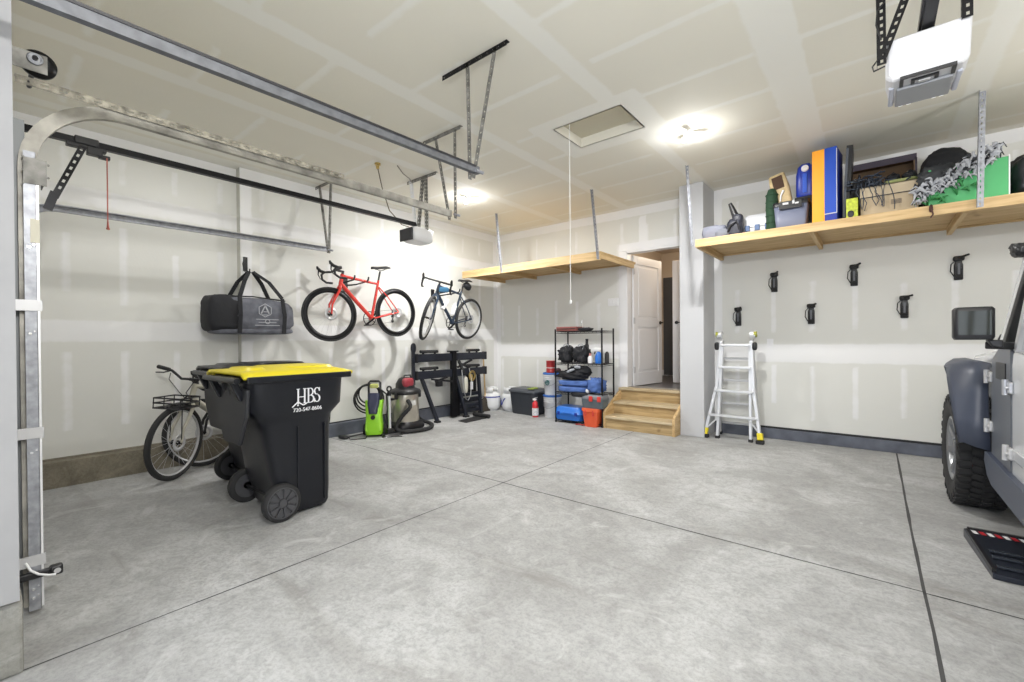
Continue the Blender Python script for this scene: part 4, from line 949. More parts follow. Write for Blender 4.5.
# white case
t = item('cooler_case', 'white plastic hard case lying behind the black cordless tool', 'case', (-.99, 5.72, ZS))
b = MB(); b.loft([(0, 0, 0, .15, .19), (.02, 0, 0, .17, .21), (.10, 0, 0, .17, .21)], p=6); b.build('case_base', M['silver'], t)
b = MB(); b.loft([(.105, 0, 0, .175, .215), (.20, 0, 0, .165, .20), (.245, 0, 0, .13, .16), (.255, 0, 0, .08, .10)], p=6); b.build('case_lid', mat('case_white', (.50, .51, .54), .5), t)
for x in (-.10, .0, .10):
    b = MB(); b.box((x, -.215, .095), (.05, .015, .06)); b.build('latch', mat('latch_blue', (.05, .10, .22), .4), t, bevel=.004)
# green roll
t = item('rolled_mat', 'dark green quilted roll standing on end beside the grey crate', 'mat', (-.85, 5.52, ZS))
b = MB(); b.lathe([(.05, 0), (.06, .02), (.055, .15), (.06, .28), (.055, .40), (.035, .46), (.01, .47)], n=20); 
for k in range(6): b.torus((0, 0, .05+.07*k), (0, 0, 1), .055, .008, 20, 6)
b.build('roll_body', M['dkgreen'], t)
# grey open crate
t = item('tool_tote', 'blue-grey open tote with black rim on the shelf', 'tote', (-.66, 5.50, ZS))
b = MB(); b.loft([(0, 0, 0, .13, .11), (.01, 0, 0, .135, .115), (.24, 0, 0, .155, .135), (.24, 0, 0, .145, .125), (.03, 0, 0, .125, .105)], p=8, caps=True); b.build('tote_body', mat('tote_blue_grey', (.14, .155, .22), .5), t)
b = MB(); b.loft([(.235, 0, 0, .162, .142), (.275, 0, 0, .165, .145), (.275, 0, 0, .145, .125), (.235, 0, 0, .145, .125)], p=8, caps=False); b.box((0, -.148, .235), (.20, .012, .07)); b.build('tote_rim', M['black'], t)
b = MB(); b.box((-.04, -.156, .25), (.05, .006, .02)); b.box((.03, -.156, .255), (.02, .006, .035)); b.box((.06, -.156, .24), (.03, .006, .015)); b.build('rim_mark', M['silver'], t)
# paper bag
t = item('paper_bag', 'crumpled tan bag with dark opening sticking out above the blue-grey tote', 'bag', (-.72, 5.60, ZS+.19))
b = MB(); b.M = Euler((.0, -.22, .0)).to_matrix().to_4x4(); b.loft([(0, 0, 0, .075, .06), (.16, 0, 0, .085, .07), (.30, 0, 0, .09, .07), (.43, 0, 0, .075, .06), (.43, 0, 0, .06, .05), (.3, 0, 0, .07, .055)], p=5, n=24); b.build('bag_body', mat('tan_paper', (.55, .43, .24), .7, bump=.8, bscale=18, var=.2, vscale=20), t)
b = MB(); b.M = Euler((.0, -.22, .0)).to_matrix().to_4x4(); b.box((0, -.068, .34), (.10, .012, .13)); b.build('bag_opening', mat('bag_inside', (.06, .03, .015), .8), t, bevel=.004)
b = MB(); b.M = Euler((.0, -.22, .0)).to_matrix().to_4x4(); b.tube([(.03, -.078, .24), (.0, -.08, .20), (-.02, -.08, .14)], [.012, .008, .006], 8); b.build('bag_tag', M['text'], t)
b = MB(); b.blob((-.13, .0, .14), (.06, .06, .13), 2.5); b.build('bag_side_pocket', mat('bag_cream', (.6, .56, .48), .8), t)
# blue jug on dark bag
t = item('storage_bin', 'black soft bin standing behind the blue-grey tote under the blue jug', 'bin', (-.52, 5.68, ZS))
b = MB(); b.loft([(0, 0, 0, .12, .13), (.34, 0, 0, .13, .14)], p=6); b.build('bin_body', M['bagblk'], t, bevel=.01)
t = item('water_jug', 'blue plastic water jug with round white cap on the shelf', 'jug', (-.55, 5.62, ZS+.341))
b = MB(); b.loft([(0, 0, 0, .075, .07), (.02, 0, 0, .085, .08), (.22, 0, 0, .085, .08), (.30, 0, 0, .07, .065), (.33, 0, 0, .04, .04)], p=4); b.build('jug_body', M['dblue'], t)
b = MB(); b.box((0, -.08, .13), (.045, .02, .19)); b.build('jug_grip', mat('jug_light_blue', (.03, .10, .55), .3), t, bevel=.008)
b = MB(); b.cyl((-.0, -.085, .275), (-.0, -.05, .265), .033); b.build('jug_cap', M['white'], t)
# orange / blue box
t = item('product_box', 'tall box with an orange side and a blue side on the loaded shelf', 'box', (-.36, 5.45, ZS))
R_ = Euler((0, 0, math.radians(-6))).to_matrix().to_4x4()
b = MB(); b.M = R_; b.b2((-.10, -.09, 0), (.10, .22, .70)); b.build('box_body', mat('box_dark_blue', (.01, .03, .30), .4), t, bevel=.004)
b = MB(); b.M = R_; b.b2((-.1015, -.094, .0), (.0, -.0905, .70)); b.b2((-.1035, -.094, 0), (-.1005, .22, .70)); b.build('orange_panel', M['orange'], t)
b = MB(); b.M = R_; b.b2((.0, -.095, .09), (.1, -.091, .70)); b.build('blue_panel', mat('box_blue', (.008, .06, .42), .4), t)
b = MB(); b.M = R_; b.b2((.0, -.097, .085), (.102, -.091, .093)); b.b2((.096, -.097, .09), (.102, -.091, .68)); b.build('edge_tape', M['silver'], t)
# black upright slabs
t = item('foam_panel', 'black upright folded panel leaning beside the orange and blue box', 'panel', (-.19, 5.60, ZS))
b = MB(); b.box((0, 0, .36), (.05, .30, .71), (0, math.radians(3), 0)); b.build('panel_board', M['black'], t, bevel=.006)
b = MB(); b.bar((-.03, -.17, .05), (.0, -.17, .68), .02, .02); b.build('panel_edge', mat('slate', (.09, .10, .12), .5), t)
t = item('snack_box', 'small lime and black printed box between the tall box and the cardboard box', 'box', (-.155, 5.42, ZS))
b = MB(); b.box((0, 0, .10), (.09, .10, .20)); b.build('box_body', mat('lime_print', (.45, .52, .04), .5, var=.35, vscale=40), t, bevel=.003)
b = MB(); b.blob((-.01, -.052, .06), (.05, .008, .06), 2.5); b.build('printed_figure', M['black'], t)
b = MB(); b.box((0, -.051, .015), (.09, .004, .028)); b.build('orange_band', M['orange'], t)
t = item('folded_tripod', 'black folded rods and net piled above the small lime box', 'equipment', (-.13, 5.50, ZS+.205))
b = MB()
for i in range(7): b.tube([(-.05+.01*i, -.08+.01*i, .0+.02*i), (.06-.005*i, .05, .12+.02*i)], .008, 6)
b.blob((.02, .02, .09), (.12, .16, .16), 2.5, .3, 8, 3); b.build('rod_bundle', M['bagblk'], t)
# cardboard box
t = item('cardboard_box', 'plain brown cardboard box on the shelf draped with dark netting', 'box', (.11, 5.58, ZS))
b = MB(); b.b2((-.20, -.17, 0), (.21, .17, .27)); b.build('carton', M['card'], t, bevel=.003)
b = MB(); b.b2((-.205, -.175, .19), (.215, -.170, .285)); b.b2((-.205, -.175, .275), (.215, .175, .285)); b.build('carton_lid', mat('card_light', (.52, .43, .30), .8), t, bevel=.002)
b = MB(); b.b2((-.205, -.178, .186), (.17, -.1755, .193)); b.build('hand_slot', M['black'], t)
b = MB()
for i in range(8):
    for j in range(4): b.b2((.02+i*.0095, -.1735, .10+j*.011), (.028+i*.0095, -.171, .108+j*.011))
b.build('printed_mark', mat('ink_grey', (.22, .18, .14), .8), t)
t = item('netting', 'tangled dark blue-black netting hanging over the front of the cardboard box', 'net', (.0, 5.42, ZS+.2))
b = MB(); r2 = random.Random(5)
for k in range(34):
    x = r2.uniform(-.12, .10); y = r2.uniform(-.03, .16); z = .09+r2.uniform(0, .10)
    P = [(x, y, z)]
    for q in range(5): x += r2.uniform(-.06, .06); y += r2.uniform(-.05, .05); z += r2.uniform(-.03, .035); P.append((x, max(-.045, min(.16, y)), max(.09, z)))
    b.tube(P, .007, 5)
for k in range(9):
    x = -.11+.028*k; z = .09; P = [(x, -.02, .12), (x, -.035, .09)]
    for q in range(4): x += r2.uniform(-.02, .03); z -= r2.uniform(.03, .07); P.append((x, -.035, z))
    b.tube(P, .0035, 5)
b.build('net_tangle', mat('net_dark', (.03, .04, .06), .6), t)
t = item('folded_cloth', 'folded olive cloth lying on the cardboard box', 'cloth', (.20, 5.55, ZS+.287))
b = MB(); b.blob((0, 0, .02), (.25, .22, .04), 4, .1, 6, 2); b.build('cloth_fold', mat('olive', (.27, .30, .12), .8), t)
for dx, lb, sd in ((.15, 'black shoe lying on the cardboard box, left of the pair', 1), (.27, 'black shoe lying on the cardboard box, right of the pair', 6)):
    b = MB(); b.blob((0, 0, .035), (.11, .19, .08), 2.6, .25, 7, sd); b.tube([(-.03, -.08, .05), (0, -.1, .07), (.03, -.08, .05)], .006, 6)
    o = tag(b.build('shoe', M['bagblk']), lb, 'shoe'); o.location = (dx, 5.62, ZS+.33)
# dark picture crate behind
t = item('wooden_crate', 'dark shallow wooden crate standing on edge behind the cardboard box', 'crate', (.06, 5.98, ZS))
b = MB()
b.b2((-.27, .05, .0), (.27, .07, .62)); b.b2((-.27, -.10, .60), (.27, .07, .63)); b.b2((-.27, -.10, 0), (-.25, .07, .62)); b.b2((.25, -.10, 0), (.27, .07, .62)); b.build('crate_frame', M['cardd'], t, bevel=.003)
b = MB(); b.b2((-.275, -.104, .58), (.275, -.10, .64)); b.b2((.262, -.104, 0), (.278, -.10, .60)); b.build('crate_edge', mat('purple_grey', (.06, .045, .07), .5), t)
# black bag behind + green box
t = item('black_duffel', 'black fabric bag standing behind the green box', 'bag', (.52, 5.86, ZS))
b = MB(); b.blob((0, 0, .30), (.36, .36, .60), 3.4, .12, 4, 7, rot=(0, .08, 0)); b.build('bag_body', M['bagblk'], t)
t = item('green_box', 'bright green box with its lid askew on the shelf behind the steel strap', 'box', (.62, 5.47, ZS))
b = MB(); b.b2((-.24, -.12, 0), (.24, .16, .32)); b.build('box_body', M['green'], t, bevel=.003)
b = MB(); b.b2((.236, -.124, 0), (.244, -.118, .33)); b.build('white_edge', M['white'], t)
t = item('antler_garland', 'tangle of grey antler-like leafy garland spilling over the green box', 'garland', (.55, 5.36, ZS+.15))
b = MB(); r3 = random.Random(11)
def leafcl(b, c, n, sx, sz, y0):
    for k in range(n):
        u = r3.uniform(-1, 1); x = c[0]+u*sx; z = c[1]+u*sz*.9+r3.uniform(-.075, .055)
        x1, z1 = x+r3.uniform(-.07, .07), z+r3.uniform(-.05, .05)
        b.tube([(x, y0+r3.uniform(-.05, .03), z), ((x+x1)/2, y0+r3.uniform(-.07, .0), (z+z1)/2+.02), (x1, y0+r3.uniform(-.05, .03), z1)], [.006, r3.choice((.007, .012, .018)), .003], 6)
leafcl(b, (.0, .09), 150, .26, .15, -.02); b.build('pale_leaves', M['wicker'], t)
b = MB(); leafcl(b, (-.01, .11), 120, .26, .14, .0); b.blob((-.10, .02, .10), (.28, .10, .20), 2.4, .3, 8, 4); b.build('dark_leaves', mat('leaf_dark', (.03, .033, .038), .6), t)
b = MB(); leafcl(b, (-.03, -.02), 16, .20, .06, -.02); b.build('green_leaves', mat('leaf_green', (.03, .22, .06), .6), t)
t = item('black_bag', 'shiny black bag at the right end of the visible shelf', 'bag', (1.08, 5.60, ZS))
b = MB(); b.blob((0, 0, .17), (.42, .40, .36), 3.6, .15, 5, 8, flat=-.8); b.build('bag_body', mat('shiny_black', (.015, .016, .02), .3, bump=.6, bscale=9), t)
t = item('loose_strap', 'small dark strap end poking over the front of the shelf', 'strap', (.385, 5.195, ZS-.03))
b = MB(); b.blob((0, 0, 0), (.025, .03, .06), 2.5, .3, 7, 2); b.tube([(0, -.01, 0), (.012, -.015, -.05), (-.004, -.012, -.075)], .006, 6); b.build('strap_end', mat('rust_dark', (.06, .02, .015), .7), t)
for o in [o for o in bpy.data.objects if o.name not in _before and o.parent is None and o.type in ('EMPTY', 'MESH')]:
    dz = o.location.z-ZS; o.location.z = ZS-.036+dz*1.06; o.scale.z = 1.06
# ------------------------------------------------------------------ black wire rack with its load
RX0, RX1, RY0, RY1 = -3.775, -2.985, 5.66, 6.02
t = thing('wire_shelving', 'black wire shelving unit loaded with bags and boxes left of the stairs', 'shelving', ((RX0+RX1)/2, RY0, 0))
for x in (RX0, RX1):
    for y in (RY0, RY1):
        b = MB(); b.tube([(x, y, 0), (x, y, 1.42)], .0125, 10); b.lathe([(.017, 0), (.017, .02), (.012, .03)], (x, y, 0), n=10); b.build('post', M['blackm'], t, world=True)
for z in (.02+.02, .46, .90, 1.38):
    b = MB(); b.tube([(RX0, RY0, z), (RX1, RY0, z), (RX1, RY1, z), (RX0, RY1, z)], .006, 6, closed=True); b.tube([(RX0, RY0, z-.025), (RX1, RY0, z-.025), (RX1, RY1, z-.025), (RX0, RY1, z-.025)], .004, 6, closed=True)
    for k in range(19): x = RX0+(RX1-RX0)*(k+.5)/19; b.tube([(x, RY0, z+.004), (x, RY1, z+.004)], .0022, 4)
    for k in range(12): x = RX0+(RX1-RX0)*(k+.5)/12; b.tube([(x, RY0, z), (x+.02, RY0, z-.025)], .002, 4)
    b.build('wire_shelf', M['blackm'], t, world=True)
Z1, Z2, Z3, Z4 = .048, .468, .908, 1.388
t = item('tackle_case', 'flat dark red case on the top of the wire rack', 'case', (-3.62, 5.84, Z4)); b = MB(); b.box((0, 0, .035), (.36, .24, .065)); b.build('case_shell', mat('maroon', (.22, .07, .06), .5), t, bevel=.008)
b = MB(); b.box((0, -.121, .035), (.34, .004, .012)); b.build('seam', M['black'], t); b = MB(); b.tube([(-.05, -.125, .03), (-.04, -.145, .03), (.04, -.145, .03), (.05, -.125, .03)], .005, 6); b.build('handle', M['black'], t)
t = item('garden_tool', 'small dark tool with a bright upright tip on the rack top', 'tool', (-3.33, 5.80, Z4)); b = MB(); b.blob((0, 0, .025), (.24, .08, .05), 2.6, .25, 7, 3); b.build('tool_body', M['bagblk'], t)
b = MB(); b.tube([(-.04, 0, .04), (-.06, 0, .10), (-.055, 0, .16)], [.012, .008, .004], 8); b.build('tool_tip', M['chrome'], t)
for i, (x, lb, sd) in enumerate(((-3.66, 'black helmet-shaped bag at the left of the upper rack shelf', 2), (-3.40, 'black strapped bag beside the spray bottle on the upper rack shelf', 5))):
    t = item('gear_bag', lb, 'bag', (x, 5.80, Z3)); b = MB(); b.blob((0, 0, .12), (.24, .24, .24), 2.4, .42, 7, sd); b.blob((.05, -.09, .06), (.13, .08, .11), 2.4, .4, 7, sd+3); b.build('bag_body', M['bagblk'], t)
    b = MB()
    for a in range(3): b.torus((-.04+.05*a, -.02, .14), (.3, 1, 0), .10+.01*a, .008, 20, 6, a0=-1.3, a1=1.4)
    b.build('bag_strap', M['bagblk'], t)
    b = MB(); b.torus((0, -.02, .24), (0, 1, 0), .045, .008, 16, 6); b.build('bag_handle', mat('pale_handle', (.4, .42, .45), .5), t)
t = item('black_flask', 'tall black flask standing behind the strapped bag', 'bottle', (-3.38, 5.93, Z3)); b = MB(); b.lathe([(.03, 0), (.032, .26), (.022, .29), (.022, .35)], n=16); b.build('flask_body', M['black'], t); b = MB(); b.cyl((0, 0, .35), (0, 0, .36), .024); b.build('cap', M['blackm'], t)
t = item('spray_bottle', 'blue and white spray bottle on the upper rack shelf', 'bottle', (-3.10, 5.78, Z3)); b = MB(); b.lathe([(.05, 0), (.055, .02), (.055, .10), (.035, .15), (.02, .17)], n=18); b.build('bottle_body', M['bluepl'], t)
b = MB(); b.blob((-.02, 0, .20), (.12, .05, .06), 3); b.box((-.09, 0, .205), (.05, .02, .02)); b.build('spray_head', M['white'], t); b = MB(); b.box((-.06, 0, .165), (.012, .015, .06), (0, .3, 0)); b.build('trigger', M['black'], t)
t = item('white_bottle', 'small white bottle with a pinkish cap between the bag and the spray bottle', 'bottle', (-3.235, 5.77, Z3)); b = MB(); b.lathe([(.035, 0), (.037, .08), (.02, .11)], n=16); b.build('bottle_body', M['white'], t); b = MB(); b.cyl((0, 0, .11), (0, 0, .145), .018); b.build('bottle_cap', mat('pink_cap', (.5, .22, .2), .5), t)
t = item('black_can', 'small black canister at the right end of the upper rack shelf', 'can', (-3.03, 5.90, Z3)); b = MB(); b.lathe([(.03, 0), (.03, .14), (.02, .16), (.012, .17)], n=16); b.build('can_body', M['black'], t)
# middle shelf
t = item('sleeping_pad', 'folded blue sleeping bag on the middle rack shelf', 'sleeping bag', (-3.48, 5.78, Z2)); b = MB(); b.blob((0, 0, .05), (.52, .34, .095), 4.5, .08, 6, 2); b.build('lower_fold', M['bluefab'], t)
b = MB(); b.blob((.02, 0, .14), (.54, .34, .085), 4.5, .10, 6, 3); b.build('upper_fold', M['bluefab'], t)
t = item('blue_towel', 'crumpled bright blue fabric bundle at the right of the middle rack shelf', 'fabric', (-3.12, 5.75, Z2+.01)); b = MB(); b.blob((0, 0, .11), (.22, .28, .21), 2.8, .35, 6, 8); b.build('fabric_bundle', M['bluefab'], t); b = MB(); b.blob((-.09, -.11, .03), (.05, .05, .06), 2.4, .2); b.build('white_tag', M['white'], t)
t = item('tool_pouch', 'black tool pouch drooping over the edge below the blue sleeping bag', 'pouch', (-3.44, 5.66, Z2-.02)); b = MB(); b.blob((.12, -.03, .0), (.30, .07, .07), 3, .2, 6, 4); b.build('pouch_body', M['bagblk'], t)
t = item('jacket', 'dark jacket with grey patches heaped on the blue sleeping bag', 'jacket', (-3.50, 5.78, Z2+.185)); b = MB(); b.blob((-.02, 0, .07), (.50, .32, .15), 2.4, .35, 5, 12); b.blob((.08, 0, .14), (.34, .24, .15), 2.4, .3, 5, 13); b.build('jacket_body', M['bagblk'], t)
b = MB(); b.blob((.0, -.13, .14), (.14, .06, .035), 2.4, .3, rot=(0, -.4, 0)); b.blob((.10, -.10, .20), (.10, .06, .05), 2.4, .3); b.build('grey_patch', mat('patch_grey', (.4, .42, .46), .7), t)
# lower: grey toolbox stacked on red box
t = item('storage_crate', 'orange-red plastic crate on the bottom of the wire rack', 'crate', (-3.15, 5.70, .001)); b = MB(); b.loft([(0, 0, -.0, .10, .10), (.22, 0, 0, .125, .12)], p=7); b.build('crate_body', mat('orange_red', (.70, .10, .035), .45), t)
b = MB(); b.loft([(.22, 0, 0, .135, .13), (.265, 0, 0, .135, .13)], p=7); b.build('crate_lid', mat('orange_red_lid', (.78, .13, .05), .45), t)
for x in (-.06, .06): b = MB(); b.box((x, -.122, .2), (.02, .02, .08)); b.build('latch', M['redp'], t, bevel=.003)
t = item('storage_crate', 'second red crate half hidden behind the stair stringer', 'crate', (-3.10, 5.92, .05)); b = MB(); b.loft([(0, 0, 0, .13, .08), (.24, 0, 0, .15, .09)], p=7); b.build('crate_body', M['redp'], t)
t = item('tool_box', 'dark grey toolbox with red latches stacked on the orange-red crate', 'toolbox', (-3.13, 5.72, .268)); b = MB(); b.loft([(0, 0, 0, .16, .11), (.13, 0, 0, .175, .125)], p=7); b.build('toolbox_base', mat('tb_slate', (.09, .12, .14), .5), t)
b = MB(); b.loft([(.132, 0, 0, .17, .13), (.18, 0, 0, .165, .125), (.195, 0, 0, .14, .10)], p=7); b.build('toolbox_lid', mat('tb_grey', (.16, .17, .19), .5), t)
for x in (-.0, .13): b = MB(); b.box((x, -.132, .14), (.055, .016, .075)); b.build('latch', M['redp'], t, bevel=.004)
t = item('blue_case', 'bright blue plastic case on the floor shelf of the wire rack', 'case', (-3.56, 5.80, Z1)); b = MB(); b.loft([(0, 0, 0, .22, .15), (.03, 0, 0, .235, .16), (.09, 0, 0, .235, .16), (.092, 0, 0, .24, .165), (.10, 0, 0, .24, .165), (.102, 0, 0, .235, .16), (.17, 0, 0, .23, .155), (.195, 0, 0, .20, .13)], p=6); b.build('case_shell', M['bluepl'], t)
b = MB(); b.tube([(-.07, -.16, .11), (-.06, -.185, .11), (.06, -.185, .11), (.07, -.16, .11)], .009, 8); b.build('handle', mat('case_handle_blue', (.01, .12, .5), .4), t)
for x in (-.15, .15): b = MB(); b.box((x, -.166, .098), (.04, .012, .05)); b.build('latch', M['dblue'], t, bevel=.002)
t = item('red_strap', 'short red strap lying at the foot of the wire rack', 'strap', (-3.33, 5.62, .0)); b = MB(); b.tube([(-.07, 0, .010), (0, .02, .012), (.05, -.01, .010), (.09, .03, .03)], .010, 6); b.build('strap_band', mat('dark_red', (.35, .03, .03), .6), t)
# ------------------------------------------------------------------ buckets, tote, tanks, extinguisher
def bucket(loc, label, lid=True, group=None):
    t = thing('bucket', label, 'bucket', loc, group=group); b = MB(); b.lathe([(.125, 0), (.13, .01), (.142, .30), (.150, .30), (.150, .315), (.145, .325), (.145, .33)], n=32); b.build('bucket_body', M['tankw'], t)
    for z in (.25, .28): b = MB(); b.torus((0, 0, z), (0, 0, 1), .143, .005, 32, 6); b.build('rib', M['tankw'], t)
    if lid: b = MB(); b.lathe([(.148, .33), (.157, .332), (.157, .352), (.148, .36), (.12, .356), (.12, .352)], n=32); b.build('bucket_lid', mat('lid_blue', (.03, .14, .48), .4), t)
    b = MB(); b.tube([(.15*math.cos(a), -.155*abs(math.sin(a)), .27-.12*math.sin(a)) for a in [PI*k/12 for k in range(13)]], .003, 6); b.build('wire_handle', M['galv'], t)
    return t
bucket((-4.08, 6.02, 0), 'lower white plastic bucket with blue lid, standing on the floor beside the wire rack', lid=True)
t = bucket((-4.08, 6.02, .363), 'upper white bucket with blue lid and dark emblem, stacked on the lower bucket')
b = MB(); b.M = frame((0, -.146, .20), (1, 0, 0), (0, .08, 1), (0, -1, .08)); b.torus((0, 0, 0), (0, 0, 1), .034, .008, 20, 6); b.box((0, 0, 0), (.045, .012, .006)); b.box((.01, .02, 0), (.03, .012, .006)); b.build('emblem', mat('emblem_green', (.02, .12, .12), .6), t)
t = thing('paint_can', 'red can with a white label line on top of the bucket stack', 'can', (-4.08, 5.98, .724)); b = MB(); b.lathe([(.075, 0), (.078, .004), (.075, .01), (.075, .18), (.08, .185), (.08, .195), (.07, .195)], n=28); b.build('can_body', mat('can_red', (.38, .03, .03), .35), t); b = MB(); b.lathe([(.0765, .075), (.0765, .085)], n=28, caps=False); b.build('label_band', M['white'], t)
t = thing('ball_cap', 'dark red cap lying on the bucket lid beside the red can', 'hat', (-3.965, 6.02, .724)); b = MB(); b.blob((0, 0, .03), (.09, .11, .09), 2.2, .05); b.build('cap_crown', mat('cap_dark', (.06, .02, .025), .7), t)
t = thing('storage_tote', 'dark grey lidded storage tote on the floor by the back wall', 'tote', (-4.58, 6.02, 0), rot=(0, 0, math.radians(-4)))
b = MB(); b.loft([(0, 0, 0, .24, .15), (.02, 0, 0, .25, .16), (.38, 0, 0, .285, .19)], p=9, n=48); b.build('tote_body', M['tote'], t)
b = MB(); b.loft([(.375, 0, 0, .30, .205), (.405, 0, 0, .305, .21), (.41, 0, 0, .29, .195), (.435, 0, 0, .27, .175), (.44, 0, 0, .255, .165)], p=9, n=48); b.build('tote_lid', mat('tote_lid_grey', (.075, .082, .095), .5), t)
for x in (-.18, .0, .18): b = MB(); b.bar((x, -.155, .02), (x, -.187, .36), .012, .010, up=(0, 1, 0)); b.build('tote_rib', M['tote'], t)
t = thing('garden_gloves', 'yellow-green gloves lying on the tote lid', 'gloves', (-4.38, 5.92, .44)); b = MB(); b.blob((0, 0, .012), (.11, .16, .03), 2.6, .2, 6, 3)
for k in range(4): b.tube([(-.04+.026*k, -.07, .012), (-.045+.028*k, -.12, .010)], [.013, .009], 8)
b.build('glove_pair', mat('glove_green', (.25, .32, .06), .7), t)
t = thing('fire_extinguisher', 'small red fire extinguisher with white label in front of the tote', 'extinguisher', (-4.27, 5.80, 0)); b = MB(); b.lathe([(.045, 0), (.052, .01), (.052, .20), (.045, .235), (.02, .255), (.02, .27)], n=24); b.build('cylinder', mat('ext_red', (.62, .03, .04), .3), t)
b = MB(); b.lathe([(.0535, .03), (.0535, .15)], n=24, caps=False); b.build('label_wrap', mat('ext_label', (.65, .66, .68), .5, var=.3, vscale=40), t)
b = MB(); b.box((-.01, 0, .285), (.07, .025, .03)); b.bar((-.03, 0, .30), (.045, 0, .325), .02, .008); b.build('valve_head', M['white'], t, bevel=.003); b = MB(); b.tube([(.02, 0, .28), (.06, -.01, .26), (.065, -.01, .18)], .008, 8); b.build('hose', M['black'], t)
def tank(loc, label, sc=1., rot=0):
    t = thing('propane_tank', label, 'propane tank', loc, rot=(0, 0, rot)); b = MB(); R = .155*sc
    b.lathe([(R*.55, .02), (R*.85, .03), (R*.99, .08), (R, .12), (R, .235), (R*.97, .27), (R*.86, .30), (R*.6, .32), (R*.35, .328), (.02, .33)], n=36); b.build('tank_body', M['tankw'], t)
    b = MB(); b.lathe([(R*.66, 0), (R*.68, .0), (R*.68, .05), (R*.66, .05), (R*.66, 0)], n=30, caps=False); b.build('foot_ring', M['tankw'], t)
    for a0 in (.3, .3+PI):
        b = MB(); n = 10
        for k in range(n):
            a, c_ = a0+2.2*k/n, a0+2.2*(k+1)/n; r_ = R*.76
            b.add([(r_*math.cos(a), r_*math.sin(a), .31), (r_*math.cos(c_), r_*math.sin(c_), .31), (r_*math.cos(c_)*.97, r_*math.sin(c_)*.97, .42), (r_*math.cos(a)*.97, r_*math.sin(a)*.97, .42)], [(0, 1, 2, 3)], 0, True)
        o = b.build('collar', M['tankw'], t); sd = o.modifiers.new('s', 'SOLIDIFY'); sd.thickness = .005
    b = MB(); b.cyl((0, 0, .335), (0, 0, .385), .018); b.cyl((0, -.05, .36), (0, .04, .36), .012); b.build('valve', M['brass'], t); b = MB(); b.lathe([(.028, 0), (.03, .01), (.028, .02)], (0, 0, .39), n=14); b.build('valve_knob', M['black'], t)
    return t
t = tank((-5.36, 5.95, 0), 'white propane tank standing nearest the black rack'); b = MB(); b.lathe([(.1565, .235), (.154, .255)], n=36, caps=False); b.build('blue_stripe', M['dblue'], t)
t = tank((-5.03, 6.08, 0), 'white propane tank with blue curved stripe beside the dark grey tote')
b = MB(); P = []
for k in range(16): a = -PI*.95+1.5*k/15; P.append((.157*math.cos(a), .157*math.sin(a), .17+.06*math.cos(k/15*2*PI)))
b.tube(P, .010, 6); b.build('blue_swoosh', M['dblue'], t)
# ------------------------------------------------------------------ pressure washer
t = thing('pressure_washer', 'lime green electric pressure washer with black hose and handle by the left wall', 'pressure washer', (-5.14, 3.37, 0), rot=(0, 0, math.radians(-42)))
# local: front faces +x (towards the room)
b = MB(); b.loft([(.03, 0, 0, .10, .105, 4), (.10, 0, 0, .115, .115, 4), (.26, 0, 0, .105, .10, 4), (.38, -.01, .0, .085, .11, 4), (.47, -.03, .0, .05, .12, 4)], n=40); b.build('washer_body', M['grn'], t)
b = MB(); b.M = Matrix.Translation((.045, 0, .43)) @ Euler((0, math.radians(-18), 0)).to_matrix().to_4x4(); b.loft([(-.14, .03, 0, .035, .05, 4), (.0, .01, 0, .06, .075, 4), (.14, -.02, 0, .04, .07, 4)], n=28)
b.build('front_panel', mat('washer_navy', (.02, .025, .06), .4), t)
b = MB(); b.cyl((.08, 0, .26), (.125, 0, .26), .028); b.build('control_knob', M['black'], t)
for s_ in (-1, 1):
    b = MB(); b.bar((.10, s_*.085, .08), (.075, s_*.05, .38), .03, .02); b.build('body_rib', mat('lime_light', (.42, .80, .08), .35), t, bevel=.006)
b = MB(); b.tube([(-.04, -.075, .43), (-.05, -.075, .70), (-.05, -.055, .72), (-.05, .055, .72), (-.05, .075, .70), (-.04, .075, .43)], .015, 10); b.build('handle', M['black'], t)
b = MB(); b.blob((-.02, 0, .66), (.07, .11, .06), 4); b.build('top_label', mat('washer_yellow', (.55, .58, .18), .4), t, bevel=.004)
for s_ in (-1, 1):
    b = MB(); b.lathe([(.03, -.018), (.07, -.018), (.075, -.01), (.075, .01), (.07, .018), (.03, .018)], (-.07, s_*.13, .076), (0, 1, 0), 24); b.build('wheel', M['rubber'], t)
b = MB()
for k, (r_, dz) in enumerate(((.17, 0), (.15, .03), (.19, -.02), (.13, .05))):
    b.torus((-.05-.012*k, -.08, .50+dz), (1, .15, 0), r_, .011, 30, 6, ex=1)
b.tube([(-.02, .07, .62), (.0, .16, .55), (-.02, .17, .35), (-.05, .14, .12), (.02, .12, .03)], .011, 8); b.build('hose', M['rubber'], t)
t = tag(MB().tube([(-5.33, 3.33, .012), (-5.3, 3.1, .01), (-5.15, 3.02, .008), (-5.05, 3.18, .008), (-5.2, 3.30, .010), (-5.1, 3.42, .008), (-4.95, 3.38, .008), (-4.78, 3.55, .008)], .006, 6).build('power_cord', M['black']), 'black power cord looped on the floor beside the pressure washer', 'cord')
t = tag(MB().tube([(-5.30, 3.05, .007), (-4.98, 2.98, .007), (-4.85, 3.18, .007), (-4.9, 3.45, .007), (-4.74, 3.60, .007)], .004, 6).build('garden_hose', M['silver']), 'thin grey cord curling across the floor in front of the washer', 'cord')
b = MB(); b.blob((0, 0, .02), (.18, .09, .04), 3, .1); t = b.build('plug_adapter', M['black']); t.location = (-5.30, 3.02, .0); tag(t, 'flat black adapter lying on the floor against the painted curb', 'adapter')
